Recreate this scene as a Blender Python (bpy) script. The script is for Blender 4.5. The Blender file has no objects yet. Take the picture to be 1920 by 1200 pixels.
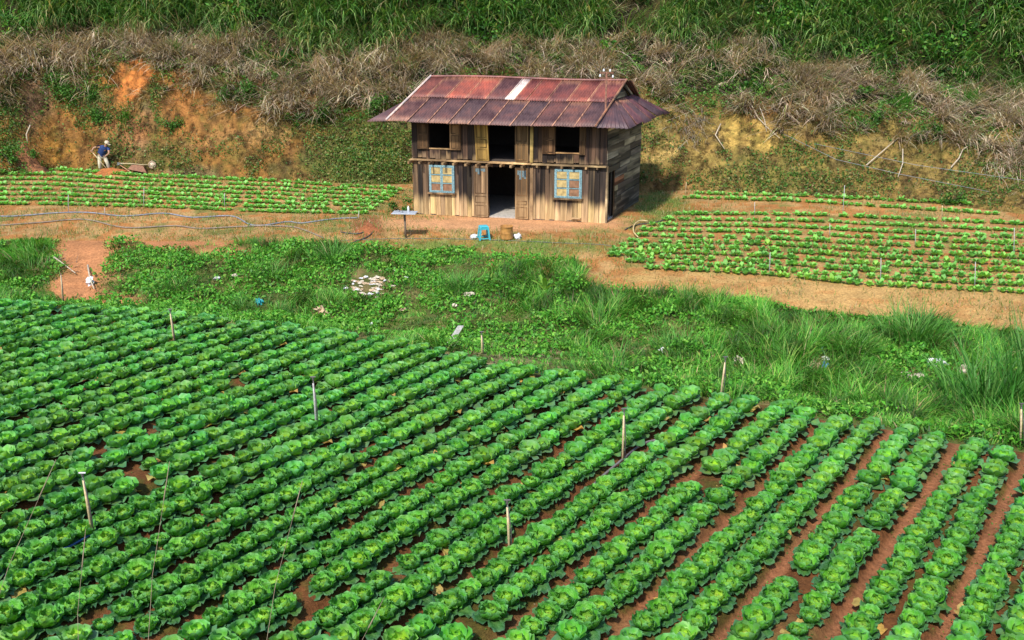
import bpy, math, random
import numpy as np
from mathutils import Vector, Matrix, Euler

rng = np.random.default_rng(11)
random.seed(11)
R = math.radians
scn = bpy.context.scene
col = scn.collection

# ------------------------------------------------------------------ camera, sky, sun, exposure
CAMH = 7.9; PITCH = R(18.0); FPX = 1900.0
cp, sp_ = math.cos(PITCH), math.sin(PITCH)
cam_d = bpy.data.cameras.new('camera')
cam_d.sensor_width = 36.0; cam_d.lens = FPX * 36.0 / 1920.0
cam_d.clip_start = 0.1; cam_d.clip_end = 600.0
cam = bpy.data.objects.new('camera', cam_d); col.objects.link(cam)
cam.location = (0, 0, CAMH); cam.rotation_euler = (R(90) - PITCH, 0, 0)
scn.camera = cam

SUN_EL = 50.0; SUN_AZ = 206.0      # azimuth clockwise from +Y
world = bpy.data.worlds.new('World'); scn.world = world; world.use_nodes = True
wn = world.node_tree.nodes; wl = world.node_tree.links
for n in list(wn): wn.remove(n)
wo = wn.new('ShaderNodeOutputWorld'); wb = wn.new('ShaderNodeBackground'); ws = wn.new('ShaderNodeTexSky')
ws.sky_type = 'NISHITA'; ws.sun_disc = False
ws.sun_elevation = R(SUN_EL); ws.sun_rotation = R(SUN_AZ); ws.altitude = 1400; ws.dust_density = 2.0
wb.inputs['Strength'].default_value = 0.15
wl.new(ws.outputs[0], wb.inputs['Color']); wl.new(wb.outputs[0], wo.inputs['Surface'])
sd = bpy.data.lights.new('sun', 'SUN'); sd.energy = 3.0; sd.angle = R(4.0); sd.color = (1.0, 0.95, 0.86)
sun = bpy.data.objects.new('sun', sd); col.objects.link(sun)
sdir = Vector((math.sin(R(SUN_AZ)) * math.cos(R(SUN_EL)), math.cos(R(SUN_AZ)) * math.cos(R(SUN_EL)), math.sin(R(SUN_EL))))
sun.rotation_euler = sdir.to_track_quat('Z', 'Y').to_euler(); sun.location = sdir * 60
vs = scn.view_settings
vs.view_transform = 'Standard'; vs.look = 'None'; vs.exposure = 0.86; vs.gamma = 1.0; vs.use_curve_mapping = False

# ------------------------------------------------------------------ small helpers
def tag(o, label=None, cat=None, group=None, kind=None):
    if label: o['label'] = label
    if cat: o['category'] = cat
    if group: o['group'] = group
    if kind: o['kind'] = kind
    return o

def empty(name, loc, rz=0.0):
    o = bpy.data.objects.new(name, None); col.objects.link(o)
    o.location = loc; o.rotation_euler = (0, 0, rz); o.empty_display_size = 0.2
    return o

def mesh_np(name, V, F, C=None, smooth=True):
    """triangle mesh from arrays; C = one colour for each vertex"""
    V = np.ascontiguousarray(V, np.float32); F = np.ascontiguousarray(F, np.int32)
    m = bpy.data.meshes.new(name)
    m.vertices.add(len(V)); m.vertices.foreach_set('co', V.ravel())
    k = F.shape[1]
    m.loops.add(len(F) * k); m.loops.foreach_set('vertex_index', F.ravel())
    m.polygons.add(len(F)); m.polygons.foreach_set('loop_start', np.arange(0, len(F) * k, k, dtype=np.int32))
    m.polygons.foreach_set('use_smooth', np.full(len(F), smooth, dtype=bool))
    m.update(calc_edges=True)
    if C is not None:
        a = m.color_attributes.new('Col', 'FLOAT_COLOR', 'POINT')
        C4 = np.ones((len(V), 4), np.float32); C4[:, :3] = C
        a.data.foreach_set('color', C4.ravel())
    return m

def obj(name, mesh, mat=None, parent=None, loc=None):
    if mat is not None and len(mesh.materials) == 0: mesh.materials.append(mat)
    o = bpy.data.objects.new(name, mesh); col.objects.link(o)
    if parent: o.parent = parent
    if loc is not None: o.location = loc
    return o

class MB:
    """collects quads and triangles of one mesh"""
    def __init__(s): s.v = []; s.f = []
    def hexa(s, p):
        b = len(s.v); s.v += [tuple(q) for q in p]
        for f in ((0, 3, 2, 1), (4, 5, 6, 7), (0, 1, 5, 4), (1, 2, 6, 5), (2, 3, 7, 6), (3, 0, 4, 7)):
            s.f.append(tuple(b + i for i in f))
        return s
    def box(s, x0, x1, y0, y1, z0, z1, T=None):
        p = [(x0, y0, z0), (x1, y0, z0), (x1, y1, z0), (x0, y1, z0), (x0, y0, z1), (x1, y0, z1), (x1, y1, z1), (x0, y1, z1)]
        if T: p = [T(*q) for q in p]
        return s.hexa(p)
    def tube(s, pts, r, n=7, r1=None, caps=True):
        pts = [Vector(p) for p in pts]; b = len(s.v); m = len(pts)
        for i, p in enumerate(pts):
            t = (pts[min(i + 1, m - 1)] - pts[max(i - 1, 0)]).normalized()
            a = Vector((0, 0, 1)) if abs(t.z) < .9 else Vector((1, 0, 0))
            u = t.cross(a).normalized(); w = t.cross(u)
            rr = r if r1 is None else r + (r1 - r) * i / max(1, m - 1)
            for k in range(n):
                an = 2 * math.pi * k / n
                s.v.append(tuple(p + u * math.cos(an) * rr + w * math.sin(an) * rr))
        for i in range(m - 1):
            for k in range(n):
                k2 = (k + 1) % n
                s.f.append((b + i * n + k, b + i * n + k2, b + (i + 1) * n + k2, b + (i + 1) * n + k))
        if caps:
            s.f.append(tuple(b + k for k in reversed(range(n)))); s.f.append(tuple(b + (m - 1) * n + k for k in range(n)))
        return s
    def lathe(s, prof, n=20, c=(0, 0, 0)):
        b = len(s.v)
        for r, z in prof:
            for k in range(n):
                a = 2 * math.pi * k / n; s.v.append((c[0] + r * math.cos(a), c[1] + r * math.sin(a), c[2] + z))
        for i in range(len(prof) - 1):
            for k in range(n):
                k2 = (k + 1) % n
                s.f.append((b + i * n + k, b + i * n + k2, b + (i + 1) * n + k2, b + (i + 1) * n + k))
        return s
    def mesh(s, name, smooth=False):
        m = bpy.data.meshes.new(name); m.from_pydata(s.v, [], s.f); m.update()
        if smooth: m.polygons.foreach_set('use_smooth', [True] * len(m.polygons))
        return m
    def build(s, name, mat, parent=None, smooth=False, bevel=0):
        o = obj(name, s.mesh(name, smooth), mat, parent)
        if bevel:
            md = o.modifiers.new('bevel', 'BEVEL'); md.width = bevel; md.segments = 2; md.limit_method = 'ANGLE'
        return o

def _h(ix, iy, seed):
    h = (ix.astype(np.int64) * 374761393 + iy.astype(np.int64) * 668265263 + seed * 1442695041) & 0xFFFFFFFF
    h = ((h ^ (h >> 13)) * 1274126177) & 0xFFFFFFFF
    return ((h ^ (h >> 16)) & 0xFFFF) / 65535.0
def vnoise(x, y, seed=0):
    x = np.asarray(x, float); y = np.asarray(y, float)
    ix = np.floor(x); iy = np.floor(y); fx = x - ix; fy = y - iy
    fx = fx * fx * (3 - 2 * fx); fy = fy * fy * (3 - 2 * fy)
    a = _h(ix, iy, seed); b = _h(ix + 1, iy, seed); c = _h(ix, iy + 1, seed); d = _h(ix + 1, iy + 1, seed)
    return (a * (1 - fx) + b * fx) * (1 - fy) + (c * (1 - fx) + d * fx) * fy
def fbm(x, y, seed=0, o=4):
    s = 0.0; a = .5; t = 0
    for i in range(o):
        s = s + a * vnoise(x, y, seed + i * 7); t += a; a *= .5; x = x * 2.03 + 3.1; y = y * 2.03 + 1.7
    return s / t
def sstep(a, b, x):
    t = np.clip((x - a) / (b - a), 0, 1); return t * t * (3 - 2 * t)

# ------------------------------------------------------------------ materials
def new_mat(name):
    m = bpy.data.materials.new(name); m.use_nodes = True
    nt = m.node_tree; b = nt.nodes['Principled BSDF']; return m, nt, b
def nd(nt, t, **kw):
    n = nt.nodes.new(t)
    for k, v in kw.items(): setattr(n, k, v)
    return n
def ramp(nt, stops):
    r = nd(nt, 'ShaderNodeValToRGB'); e = r.color_ramp.elements
    while len(e) < len(stops): e.new(.5)
    for i, (p, c) in enumerate(stops): e[i].position = p; e[i].color = (c[0], c[1], c[2], 1)
    return r
def mixc(nt, a, b, fac, mode='MIX'):
    m = nd(nt, 'ShaderNodeMix', data_type='RGBA', blend_type=mode)
    for sock, v in ((m.inputs[0], fac), (m.inputs[6], a), (m.inputs[7], b)):
        if hasattr(v, 'is_linked') or hasattr(v, 'links'): nt.links.new(v, sock)
        elif isinstance(v, (int, float)): sock.default_value = v
        else: sock.default_value = (v[0], v[1], v[2], 1)
    return m.outputs[2]
def noise(nt, scale, detail=4, vec=None, rough=.55):
    n = nd(nt, 'ShaderNodeTexNoise'); n.inputs['Scale'].default_value = scale; n.inputs['Detail'].default_value = detail
    n.inputs['Roughness'].default_value = rough
    if vec is not None: nt.links.new(vec, n.inputs['Vector'])
    return n.outputs['Fac']
def mapped(nt, scale, src='Position'):
    if src == 'Position': s = nd(nt, 'ShaderNodeNewGeometry').outputs['Position']
    else: s = nd(nt, 'ShaderNodeTexCoord').outputs['Object']
    m = nd(nt, 'ShaderNodeMapping'); m.inputs['Scale'].default_value = scale; nt.links.new(s, m.inputs['Vector']); return m.outputs[0]
def bump(nt, b, h, strength, dist=.02):
    u = nd(nt, 'ShaderNodeBump'); u.inputs['Strength'].default_value = strength; u.inputs['Distance'].default_value = dist
    nt.links.new(h, u.inputs['Height']); nt.links.new(u.outputs[0], b.inputs['Normal'])

def simple_mat(name, c, rough=.6, metal=0, var=.25, scale=12, bmp=.2):
    m, nt, b = new_mat(name)
    f = noise(nt, scale, 5, mapped(nt, (1, 1, 1), 'Object'))
    lo = tuple(x * (1 - var) for x in c); hi = tuple(min(1, x * (1 + var)) for x in c)
    r = ramp(nt, [(.3, lo), (.7, hi)]); nt.links.new(f, r.inputs[0]); nt.links.new(r.outputs[0], b.inputs['Base Color'])
    b.inputs['Roughness'].default_value = rough; b.inputs['Metallic'].default_value = metal
    if bmp: bump(nt, b, f, bmp, .01)
    return m

def leaf_mat(name, rough=.5, trans=.35, spec=.4, var=.25, tint=(1, 1, 1), crinkle=0):
    m, nt, b = new_mat(name)
    a = nd(nt, 'ShaderNodeAttribute'); a.attribute_name = 'Col'
    f = noise(nt, 9, 3, mapped(nt, (1, 1, 1)))
    r = ramp(nt, [(.25, tuple((1 - var) * t for t in tint)), (.75, tuple((1 + var) * t for t in tint))]); nt.links.new(f, r.inputs[0])
    c = mixc(nt, a.outputs['Color'], r.outputs[0], 1.0, 'MULTIPLY')
    if crinkle:
        oi = nd(nt, 'ShaderNodeObjectInfo'); ro = ramp(nt, [(0, (.78, .80, .85)), (.5, (1, 1, 1)), (.85, (1.18, 1.08, .9)), (1, (1.4, 1.12, .85))]); nt.links.new(oi.outputs['Random'], ro.inputs[0])
        c = mixc(nt, c, ro.outputs[0], 1.0, 'MULTIPLY')
    nt.links.new(c, b.inputs['Base Color']); b.inputs['Roughness'].default_value = rough
    b.inputs['Specular IOR Level'].default_value = spec
    if crinkle: bump(nt, b, noise(nt, 34, 3, mapped(nt, (1, 1, 1))), crinkle, .02)
    t = nd(nt, 'ShaderNodeBsdfTranslucent'); c2 = mixc(nt, c, (1.15, 1.1, .45), 1.0, 'MULTIPLY'); nt.links.new(c2, t.inputs['Color'])
    mx = nd(nt, 'ShaderNodeMixShader'); mx.inputs[0].default_value = trans
    nt.links.new(b.outputs[0], mx.inputs[1]); nt.links.new(t.outputs[0], mx.inputs[2])
    nt.links.new(mx.outputs[0], nt.nodes['Material Output'].inputs['Surface'])
    return m

def soil_mat(name, fine=18.0, bmp=.7, dist=.06):
    m, nt, b = new_mat(name)
    a = nd(nt, 'ShaderNodeAttribute'); a.attribute_name = 'Col'
    p = mapped(nt, (1, 1, 1))
    f1 = noise(nt, fine, 8, p, .7); f2 = noise(nt, 1.7, 5, p)
    r1 = ramp(nt, [(.28, (.45, .42, .40)), (.52, (.95, .95, .95)), (.75, (1.5, 1.5, 1.45))]); nt.links.new(f1, r1.inputs[0])
    r2 = ramp(nt, [(.3, (.78, .80, .78)), (.7, (1.18, 1.15, 1.12))]); nt.links.new(f2, r2.inputs[0])
    c = mixc(nt, a.outputs['Color'], r1.outputs[0], 1.0, 'MULTIPLY'); c = mixc(nt, c, r2.outputs[0], 1.0, 'MULTIPLY')
    h_ = f1
    if dist > .1:
        f3 = noise(nt, 1.25, 9, mapped(nt, (1.5, 1.5, .9)), .78)
        rv = ramp(nt, [(.34, (.55, .50, .44)), (.46, (1.25, 1.22, 1.2)), (.66, (1.7, 1.65, 1.5))]); nt.links.new(f3, rv.inputs[0]); c = mixc(nt, c, rv.outputs[0], 1.0, 'MULTIPLY')  # crevice shade painted into the cliff colour by noise
        ad = nd(nt, 'ShaderNodeMath', operation='ADD'); nt.links.new(f1, ad.inputs[0]); nt.links.new(rv.outputs[0], ad.inputs[1]); h_ = ad.outputs[0]
    nt.links.new(c, b.inputs['Base Color']); b.inputs['Roughness'].default_value = .95; b.inputs['Specular IOR Level'].default_value = .15
    bump(nt, b, h_, bmp, dist)
    return m

M_soil = soil_mat('soil', 16); M_cliff = soil_mat('cliff_soil', 3.6, 1.0, .16)
M_leaf = leaf_mat('cabbage_leaf', .48, .28, .35, .18, crinkle=.8)
M_leaf2 = leaf_mat('cabbage_leaf_rows', .48, .28, .35, .22)
M_grass = leaf_mat('grass', .5, .35, .3)
M_bush = leaf_mat('bush_leaf', .5, .3, .3)
M_straw = leaf_mat('dry_straw', .8, .15, .15)

# ------------------------------------------------------------------ pixels to rays, the shape of the land
def ray(px, py):
    xn = (np.asarray(px, float) - 960) / FPX; yn = (np.asarray(py, float) - 600) / FPX
    return xn, cp - yn * sp_, -(yn * cp + sp_)
def atz(px, py, z):
    dx, dy, dz = ray(px, py); t = (z - CAMH) / dz; return dx * t, dy * t, np.zeros_like(dx) + z
def atY(px, py, Y):
    dx, dy, dz = ray(px, py); t = Y / dy; return dx * t, dy * t, CAMH + dz * t
def proj(X, Y, Z):
    d = Y * cp - (Z - CAMH) * sp_; u = Y * sp_ + (Z - CAMH) * cp
    d = np.maximum(d, .05)
    return 960 + FPX * X / d, 600 - FPX * u / d

def curve_z(pts):                       # (px, py, z)
    a = np.array(pts, float); X, Y, Z = atz(a[:, 0], a[:, 1], a[:, 2]); return X / Y, Y, Z
def curve_Y(pts):                       # (px, py, Y)
    a = np.array(pts, float); X, Y, Z = atY(a[:, 0], a[:, 1], a[:, 2]); return X / Y, Y, Z

C_EDGE = curve_z([(-500, 570, 0), (0, 573, 0), (240, 590, 0), (480, 613, 0), (600, 630, 0), (720, 645, 0), (820, 660, 0), (960, 698, 0),
                  (1140, 718, 0), (1330, 750, 0), (1440, 760, 0), (1550, 790, 0), (1660, 805, 0), (1790, 832, 0), (1920, 848, 0), (2400, 930, 0)])
C_LIP = curve_z([(-500, 455, -.2), (0, 450, -.2), (240, 452, -.2), (480, 455, -.2), (640, 462, -.2), (760, 470, -.2), (1000, 478, -.25), (1075, 495, -.35),
                 (1140, 535, -.55), (1300, 560, -.6), (1500, 582, -.6), (1700, 602, -.6), (1920, 625, -.6), (2400, 670, -.6)])
C_BED = curve_z([(-500, 410, 0), (0, 402, 0), (240, 404, 0), (480, 408, 0), (640, 418, 0), (760, 430, 0), (1000, 440, 0), (1120, 462, -.1), (1200, 500, -.25),
                 (1300, 512, -.3), (1500, 535, -.3), (1700, 545, -.3), (1920, 555, -.3), (2400, 580, -.3)])
_FOOT = [(-500, 345, .4), (0, 331, .4), (100, 318, .4), (240, 322, .4), (500, 338, .35), (700, 346, .2), (760, 346, .1), (900, 344, .05), (1100, 350, .05),
         (1210, 362, .05), (1290, 356, .15), (1500, 366, .2), (1800, 388, .2), (1920, 402, .2), (2400, 450, .2)]
C_FOOT = curve_z(_FOOT)
def foot_Y(px): return float(np.interp(px, [p[0] for p in _FOOT], C_FOOT[1]))
def C_hill(pts): return curve_Y([(px, py, foot_Y(px) + d) for px, py, d in pts])
C_TOP = C_hill([(-500, 150, 2.6), (0, 140, 2.6), (120, 120, 2.6), (240, 105, 2.6), (450, 150, 2.7), (600, 185, 3.0), (700, 180, 3.2), (900, 130, 3.9), (1200, 150, 3.8),
                (1300, 205, 3.2), (1500, 190, 3.6), (1700, 200, 4.2), (1920, 250, 4.6), (2400, 300, 4.6)])
C_GREEN = C_hill([(-500, 60, 5.6), (0, 60, 5.6), (300, 62, 5.6), (500, 70, 5.6), (700, 95, 5.8), (850, 60, 6.8), (1000, 85, 6.8), (1300, 70, 7.2), (1500, 105, 7.6),
                  (1800, 155, 8.6), (1920, 190, 9), (2400, 220, 9.2)])
C_BACK = C_hill([(-500, -190, 11), (0, -180, 11), (960, -190, 12.5), (1500, -180, 13.5), (1920, -140, 15), (2400, -120, 15)])
C_FAR = C_hill([(-500, -620, 34), (0, -620, 34), (960, -620, 36), (1920, -620, 40), (2400, -620, 40)])
CURVES = [C_EDGE, C_LIP, C_BED, C_FOOT, C_TOP, C_GREEN, C_BACK, C_FAR]
def CY(k, c): return np.interp(c, CURVES[k][0], CURVES[k][1])
def CZ(k, c): return np.interp(c, CURVES[k][0], CURVES[k][2])

HEAD = R(35.0); DV = np.array([math.sin(HEAD), math.cos(HEAD)]); NV = np.array([math.cos(HEAD), -math.sin(HEAD)])
Q0 = -1.86; BP = 1.14
def bed_z(X, Y):
    q = X * NV[0] + Y * NV[1] + .03 * np.sin((X * DV[0] + Y * DV[1]) * .9)
    f = np.mod((q - Q0) / BP, 1.0); d = np.minimum(f, 1 - f) * BP
    return .13 * sstep(.07, .24, d) + .03 * (fbm(X * 5, Y * 5, 5, 3) - .5) + .02 * (fbm(X * 16, Y * 16, 6, 2) - .5)

# the house stands on a level pad; its own axes along the front and to the back
HFL = np.array([-3.64, 37.16]); E1 = np.array([math.cos(R(13)), -math.sin(R(13))]); E2 = np.array([math.sin(R(23)), math.cos(R(23))])
HW = 7.15; HD = 4.2
_inv = np.linalg.inv(np.array([E1, E2]).T)
def house_uv(X, Y):
    dx = X - HFL[0]; dy = Y - HFL[1]
    return _inv[0, 0] * dx + _inv[0, 1] * dy, _inv[1, 0] * dx + _inv[1, 1] * dy

def zfun(X, Y, rough=True):
    X = np.asarray(X, float); Y = np.asarray(Y, float); c = X / np.maximum(Y, .5)
    ys = [CY(k, c) for k in range(8)]; zs = [CZ(k, c) for k in range(8)]
    gb = ys[0] + (ys[1] - ys[0]) * .42; gz = -.95 + 0 * c
    ys.insert(1, gb); zs.insert(1, gz)
    z = np.zeros_like(c); amp = np.zeros_like(c)
    A = [0, .22, .05, .03, .05, .55, .5, .7, 1.2]
    for k in range(8):
        t = np.clip((Y - ys[k]) / (ys[k + 1] - ys[k]), 0, 1)
        if k in (0, 1): t2 = t * t * (3 - 2 * t)
        else: t2 = t
        ins = (Y >= ys[k])
        z = np.where(ins, zs[k] + (zs[k + 1] - zs[k]) * t2, z); amp = np.where(ins, A[k] + (A[k + 1] - A[k]) * t, amp)
    t = (Y - ys[8]); z = np.where(t > 0, zs[8] + t * .35, z)
    field = Y < ys[0]
    z = np.where(field, np.where(Y < 5.5, (5.5 - Y) * 1.12, 0), z)
    if rough:
        n = (fbm(X * .55, Y * .55 + z * .4, 1, 5) - .5) * 2
        n2 = (fbm(X * 2.3, Y * 2.3 + z * 1.5, 2, 3) - .5)
        n3 = np.abs(fbm(X * 1.5, Y * 2.2 + z * 1.2, 3, 4) - .5) * 2
        z = z + amp * (n * .75 + n2 * .5 - n3 * .8 * (amp > .15) + .15)
        z = np.where(field & (Y > 5.5), z + bed_z(X, Y) * sstep(0, .6, ys[0] - Y), z)
    u, v = house_uv(X, Y)
    du = np.maximum(np.maximum(-.7 - u, u - HW - .7), 0); dv = np.maximum(np.maximum(-.6 - v, v - HD - .25), 0)
    pad = 1 - sstep(0, .9, np.hypot(du, dv))
    return z * (1 - pad) + (-.01) * pad

def ground(px, py, Ymin=5.6):
    """first place where the sight line of a pixel meets the land"""
    dx, dy, dz = ray(px, py); ts = np.linspace(Ymin / dy, 75 / dy, 2600)
    X = dx * ts; Y = dy * ts; Z = CAMH + dz * ts; g = zfun(X, Y)
    i = np.argmax(Z < g)
    return Vector((float(X[i]), float(Y[i]), float(g[i])))

# ------------------------------------------------------------------ the land, cut into its zones
def blob(px, py, cx, cy, rx, ry, soft=.5, seed=0, wob=.5):
    w = 1 + wob * (fbm(px / 28.0, py / 28.0, 40 + seed, 4) - .5) * 2
    d = np.hypot((px - cx) / rx, (py - cy) / ry) / w
    return 1 - sstep(1 - soft, 1 + soft, d)
def lerp(a, b, t): return a + (np.asarray(b, float) - a) * t[:, None]

def land_colour(zone, X, Y, Z):
    px, py = proj(X, Y, Z); n = len(X)
    n1 = fbm(X * .8, Y * .8 + Z, 21); n2 = fbm(X * 2.7, Y * 2.7 + Z * 2, 22); n3 = fbm(X * .3, Y * .3, 23)
    if zone == 'field':
        C = np.tile(np.array([.155, .062, .022]), (n, 1))
        q = X * NV[0] + Y * NV[1]; f = np.mod((q - Q0) / BP, 1.0); d = np.minimum(f, 1 - f) * BP
        C = lerp(C, (.30, .125, .06), (1 - sstep(.05, .16, d)) * (.35 + .65 * sstep(-9, -4, q)))
        C = lerp(C, (.075, .075, .014), sstep(.47, .6, n2) * sstep(.04, .16, d) * .8)
        C = lerp(C, (.22, .12, .05), sstep(.6, .75, n1) * .5)
    elif zone == 'gully':
        C = np.tile(np.array([.10, .115, .03]), (n, 1))
        C = lerp(C, (.26, .18, .08), sstep(.55, .7, n2) * .6)
        bare = np.maximum.reduce([blob(px, py, 165, 475, 60, 60, .4, 1), blob(px, py, 140, 540, 50, 35, .5, 2), blob(px, py, 215, 570, 50, 18, .5, 3), blob(px, py, 330, 455, 120, 14, .5, 4),
                                  blob(px, py, 420, 475, 60, 12, .5, 5), blob(px, py, 1150, 530, 60, 28, .4, 6), blob(px, py, 1000, 490, 90, 18, .6, 8)])
        C = lerp(C, (.46, .20, .085), bare)
        C = lerp(C, (.42, .33, .17), blob(px, py, 900, 660, 420, 26, .6, 7) * sstep(.4, .6, n2) * .8)
    elif zone == 'terrace':
        C = np.tile(np.array([.40, .175, .055]), (n, 1))
        C = lerp(C, (.44, .27, .11), sstep(.38, .56, n2) * .85)
        C = lerp(C, (.16, .17, .04), sstep(.52, .63, n1) * sstep(.4, .6, n2) * .8)
        C = lerp(C, (.47, .285, .105), sstep(1100, 1250, px) * sstep(495, 525, py) * (.5 + .5 * sstep(.35, .55, n2)))
        h = blob(px, py, 940, 418, 230, 14, .4, 9, .2); C = lerp(C, (.60, .31, .15), h)
        g = np.maximum(blob(px, py, 940, 462, 270, 16, .5, 10), blob(px, py, 1235, 385, 55, 24, .5, 11)); C = lerp(C, (.17, .22, .045), g * (.4 + .6 * sstep(.35, .6, n2)))
        C = lerp(C, (.30, .11, .05), blob(px, py, 690, 425, 30, 22, .5, 12))
    else:
        n4 = fbm(X * 1.1, Z * 1.3, 31); n5 = fbm(X * 3.5, Z * 3.0, 34)
        C = np.tile(np.array([.15, .115, .035]), (n, 1))
        C = lerp(C, (.25, .145, .045), sstep(.42, .6, n4) * .8)
        C = lerp(C, (.24, .19, .10), sstep(.55, .7, n1) * .6)
        C = lerp(C, (.36, .25, .075), sstep(700, 1250, px) * .55)
        left = sstep(780, 600, px)
        C = lerp(C, (.32, .145, .04), left * sstep(.42, .6, fbm(X * .7, Z * .9, 33)) * .8)
        C = lerp(C, (.52, .185, .05), blob(px, py, 255, 146, 32, 40, .2, 13, .9))
        C = lerp(C, (.40, .165, .05), blob(px, py, 345, 190, 40, 34, .5, 14, .9) * .9)
        C = lerp(C, (.36, .165, .05), blob(px, py, 420, 235, 95, 55, .6, 15, .9) * .7)
        C = lerp(C, (.38, .17, .075), blob(px, py, 245, 240, 45, 42, .6, 16, .9) * .7)
        C = lerp(C, (.34, .17, .035), blob(px, py, 110, 280, 22, 34, .5, 17, .9) * .8)
        C = lerp(C, (.26, .15, .10), blob(px, py, 65, 190, 40, 40, .6, 18, .9) * .7)
        C = lerp(C, (.42, .26, .10), blob(px, py, 505, 245, 34, 26, .6, 19, .9) * .8)
        C = lerp(C, (.60, .40, .11), blob(px, py, 1395, 250, 52, 34, .35, 20, .9))
        C = lerp(C, (.62, .43, .15), blob(px, py, 1250, 285, 36, 20, .5, 21, .9))
        C = lerp(C, (.42, .20, .06), blob(px, py, 1440, 205, 60, 22, .6, 22, .9) * .8)
        C = lerp(C, (.42, .29, .085), blob(px, py, 1330, 320, 60, 40, .7, 23, .9) * .8)
        C = lerp(C, (.20, .19, .05), blob(px, py, 1450, 325, 150, 32, .7, 24) * .6)
        C = lerp(C, (.15, .18, .04), blob(px, py, 690, 290, 90, 70, .7, 25) * .8)
        C = lerp(C, (.28, .13, .05), blob(px, py, 1260, 345, 60, 22, .7, 26) * .7)
        C = lerp(C, (.50, .33, .11), blob(px, py, 1805, 325, 12, 8, .4, 27))
        C = lerp(C, (.075, .09, .02), sstep(.55, .68, n5) * .5)
        C = lerp(C, (.10, .055, .025), sstep(.56, .7, fbm(X * 5, Z * 2.2, 35)) * .6)
        hi = sstep(-.4, .8, Y - CY(4, X / Y)); C = lerp(C, (.035, .034, .015), hi * .92)  # hill soil painted dark to give shaded gaps between the plants
    return np.clip(C * (0.85 + .3 * n3)[:, None], 0, 1)

def zone_grid(name, zone, k0, k1, rows, mat, cs, y0=None, label=None, curvy=1.0):
    c = cs; s = np.linspace(0, 1, rows) ** curvy
    a = CY(k0, c) if y0 is None else np.full_like(c, y0)
    b = CY(k1, c)
    Yg = a[None, :] + (b - a)[None, :] * s[:, None]; Xg = c[None, :] * Yg
    Zg = zfun(Xg, Yg)
    V = np.stack([Xg.ravel(), Yg.ravel(), Zg.ravel()], 1)
    nr, nc = Yg.shape; i = (np.arange(nr - 1)[:, None] * nc + np.arange(nc - 1)[None, :]).ravel()
    F = np.stack([i, i + 1, i + nc + 1, i + nc], 1)
    C = land_colour(zone, V[:, 0], V[:, 1], V[:, 2])
    return tag(obj(name, mesh_np(name, V, F, C), mat), kind='structure')

_w = np.arange(.66, 1.25, .03); cs_f = np.concatenate([-_w[::-1], np.arange(-.64, .641, .0042), _w]); cs_m = np.concatenate([-_w[::-1], np.arange(-.64, .641, .0045), _w])
zone_grid('field_soil', 'field', 0, 0, 270, M_soil, cs_f, y0=5.5)
zone_grid('gully_bank', 'gully', 0, 1, 110, M_soil, cs_f)
zone_grid('terrace_front', 'terrace', 1, 2, 40, M_soil, cs_f)
zone_grid('terrace_ground', 'terrace', 2, 3, 90, M_soil, cs_m)
zone_grid('earth_cutting', 'cliff', 3, 4, 110, M_cliff, cs_m)
zone_grid('hillside', 'hill', 4, 6, 110, M_cliff, cs_m)
zone_grid('upper_hill', 'hill', 6, 7, 30, M_cliff, np.arange(-1.23, 1.24, .012))
# the slope the photographer stands on, below and behind the frame
nb = np.array([[x, y, max(0, (5.5 - y) * 1.12) if y > .4 else 5.7 + (.4 - y) * .25] for y in np.linspace(5.5, -30, 60) for x in np.linspace(-40, 40, 50)])
i = (np.arange(59)[:, None] * 50 + np.arange(49)[None, :]).ravel()
nbm = mesh_np('near_slope', nb, np.stack([i, i + 50, i + 51, i + 1], 1), np.tile(np.array([.10, .11, .04]), (len(nb), 1)))
tag(obj('near_slope', nbm, M_soil), kind='structure')

# ------------------------------------------------------------------ the wooden house
HB = np.array([HFL[0], HFL[1], -.01])
def H(u, v, w):                        # house axes to the house's own root
    return (E1[0] * u + E2[0] * v, E1[1] * u + E2[1] * v, w)
house = empty('wooden_house', tuple(HB))
tag(house, 'two-storey weathered timber house with a rusty corrugated roof and open doors', 'house')

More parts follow.
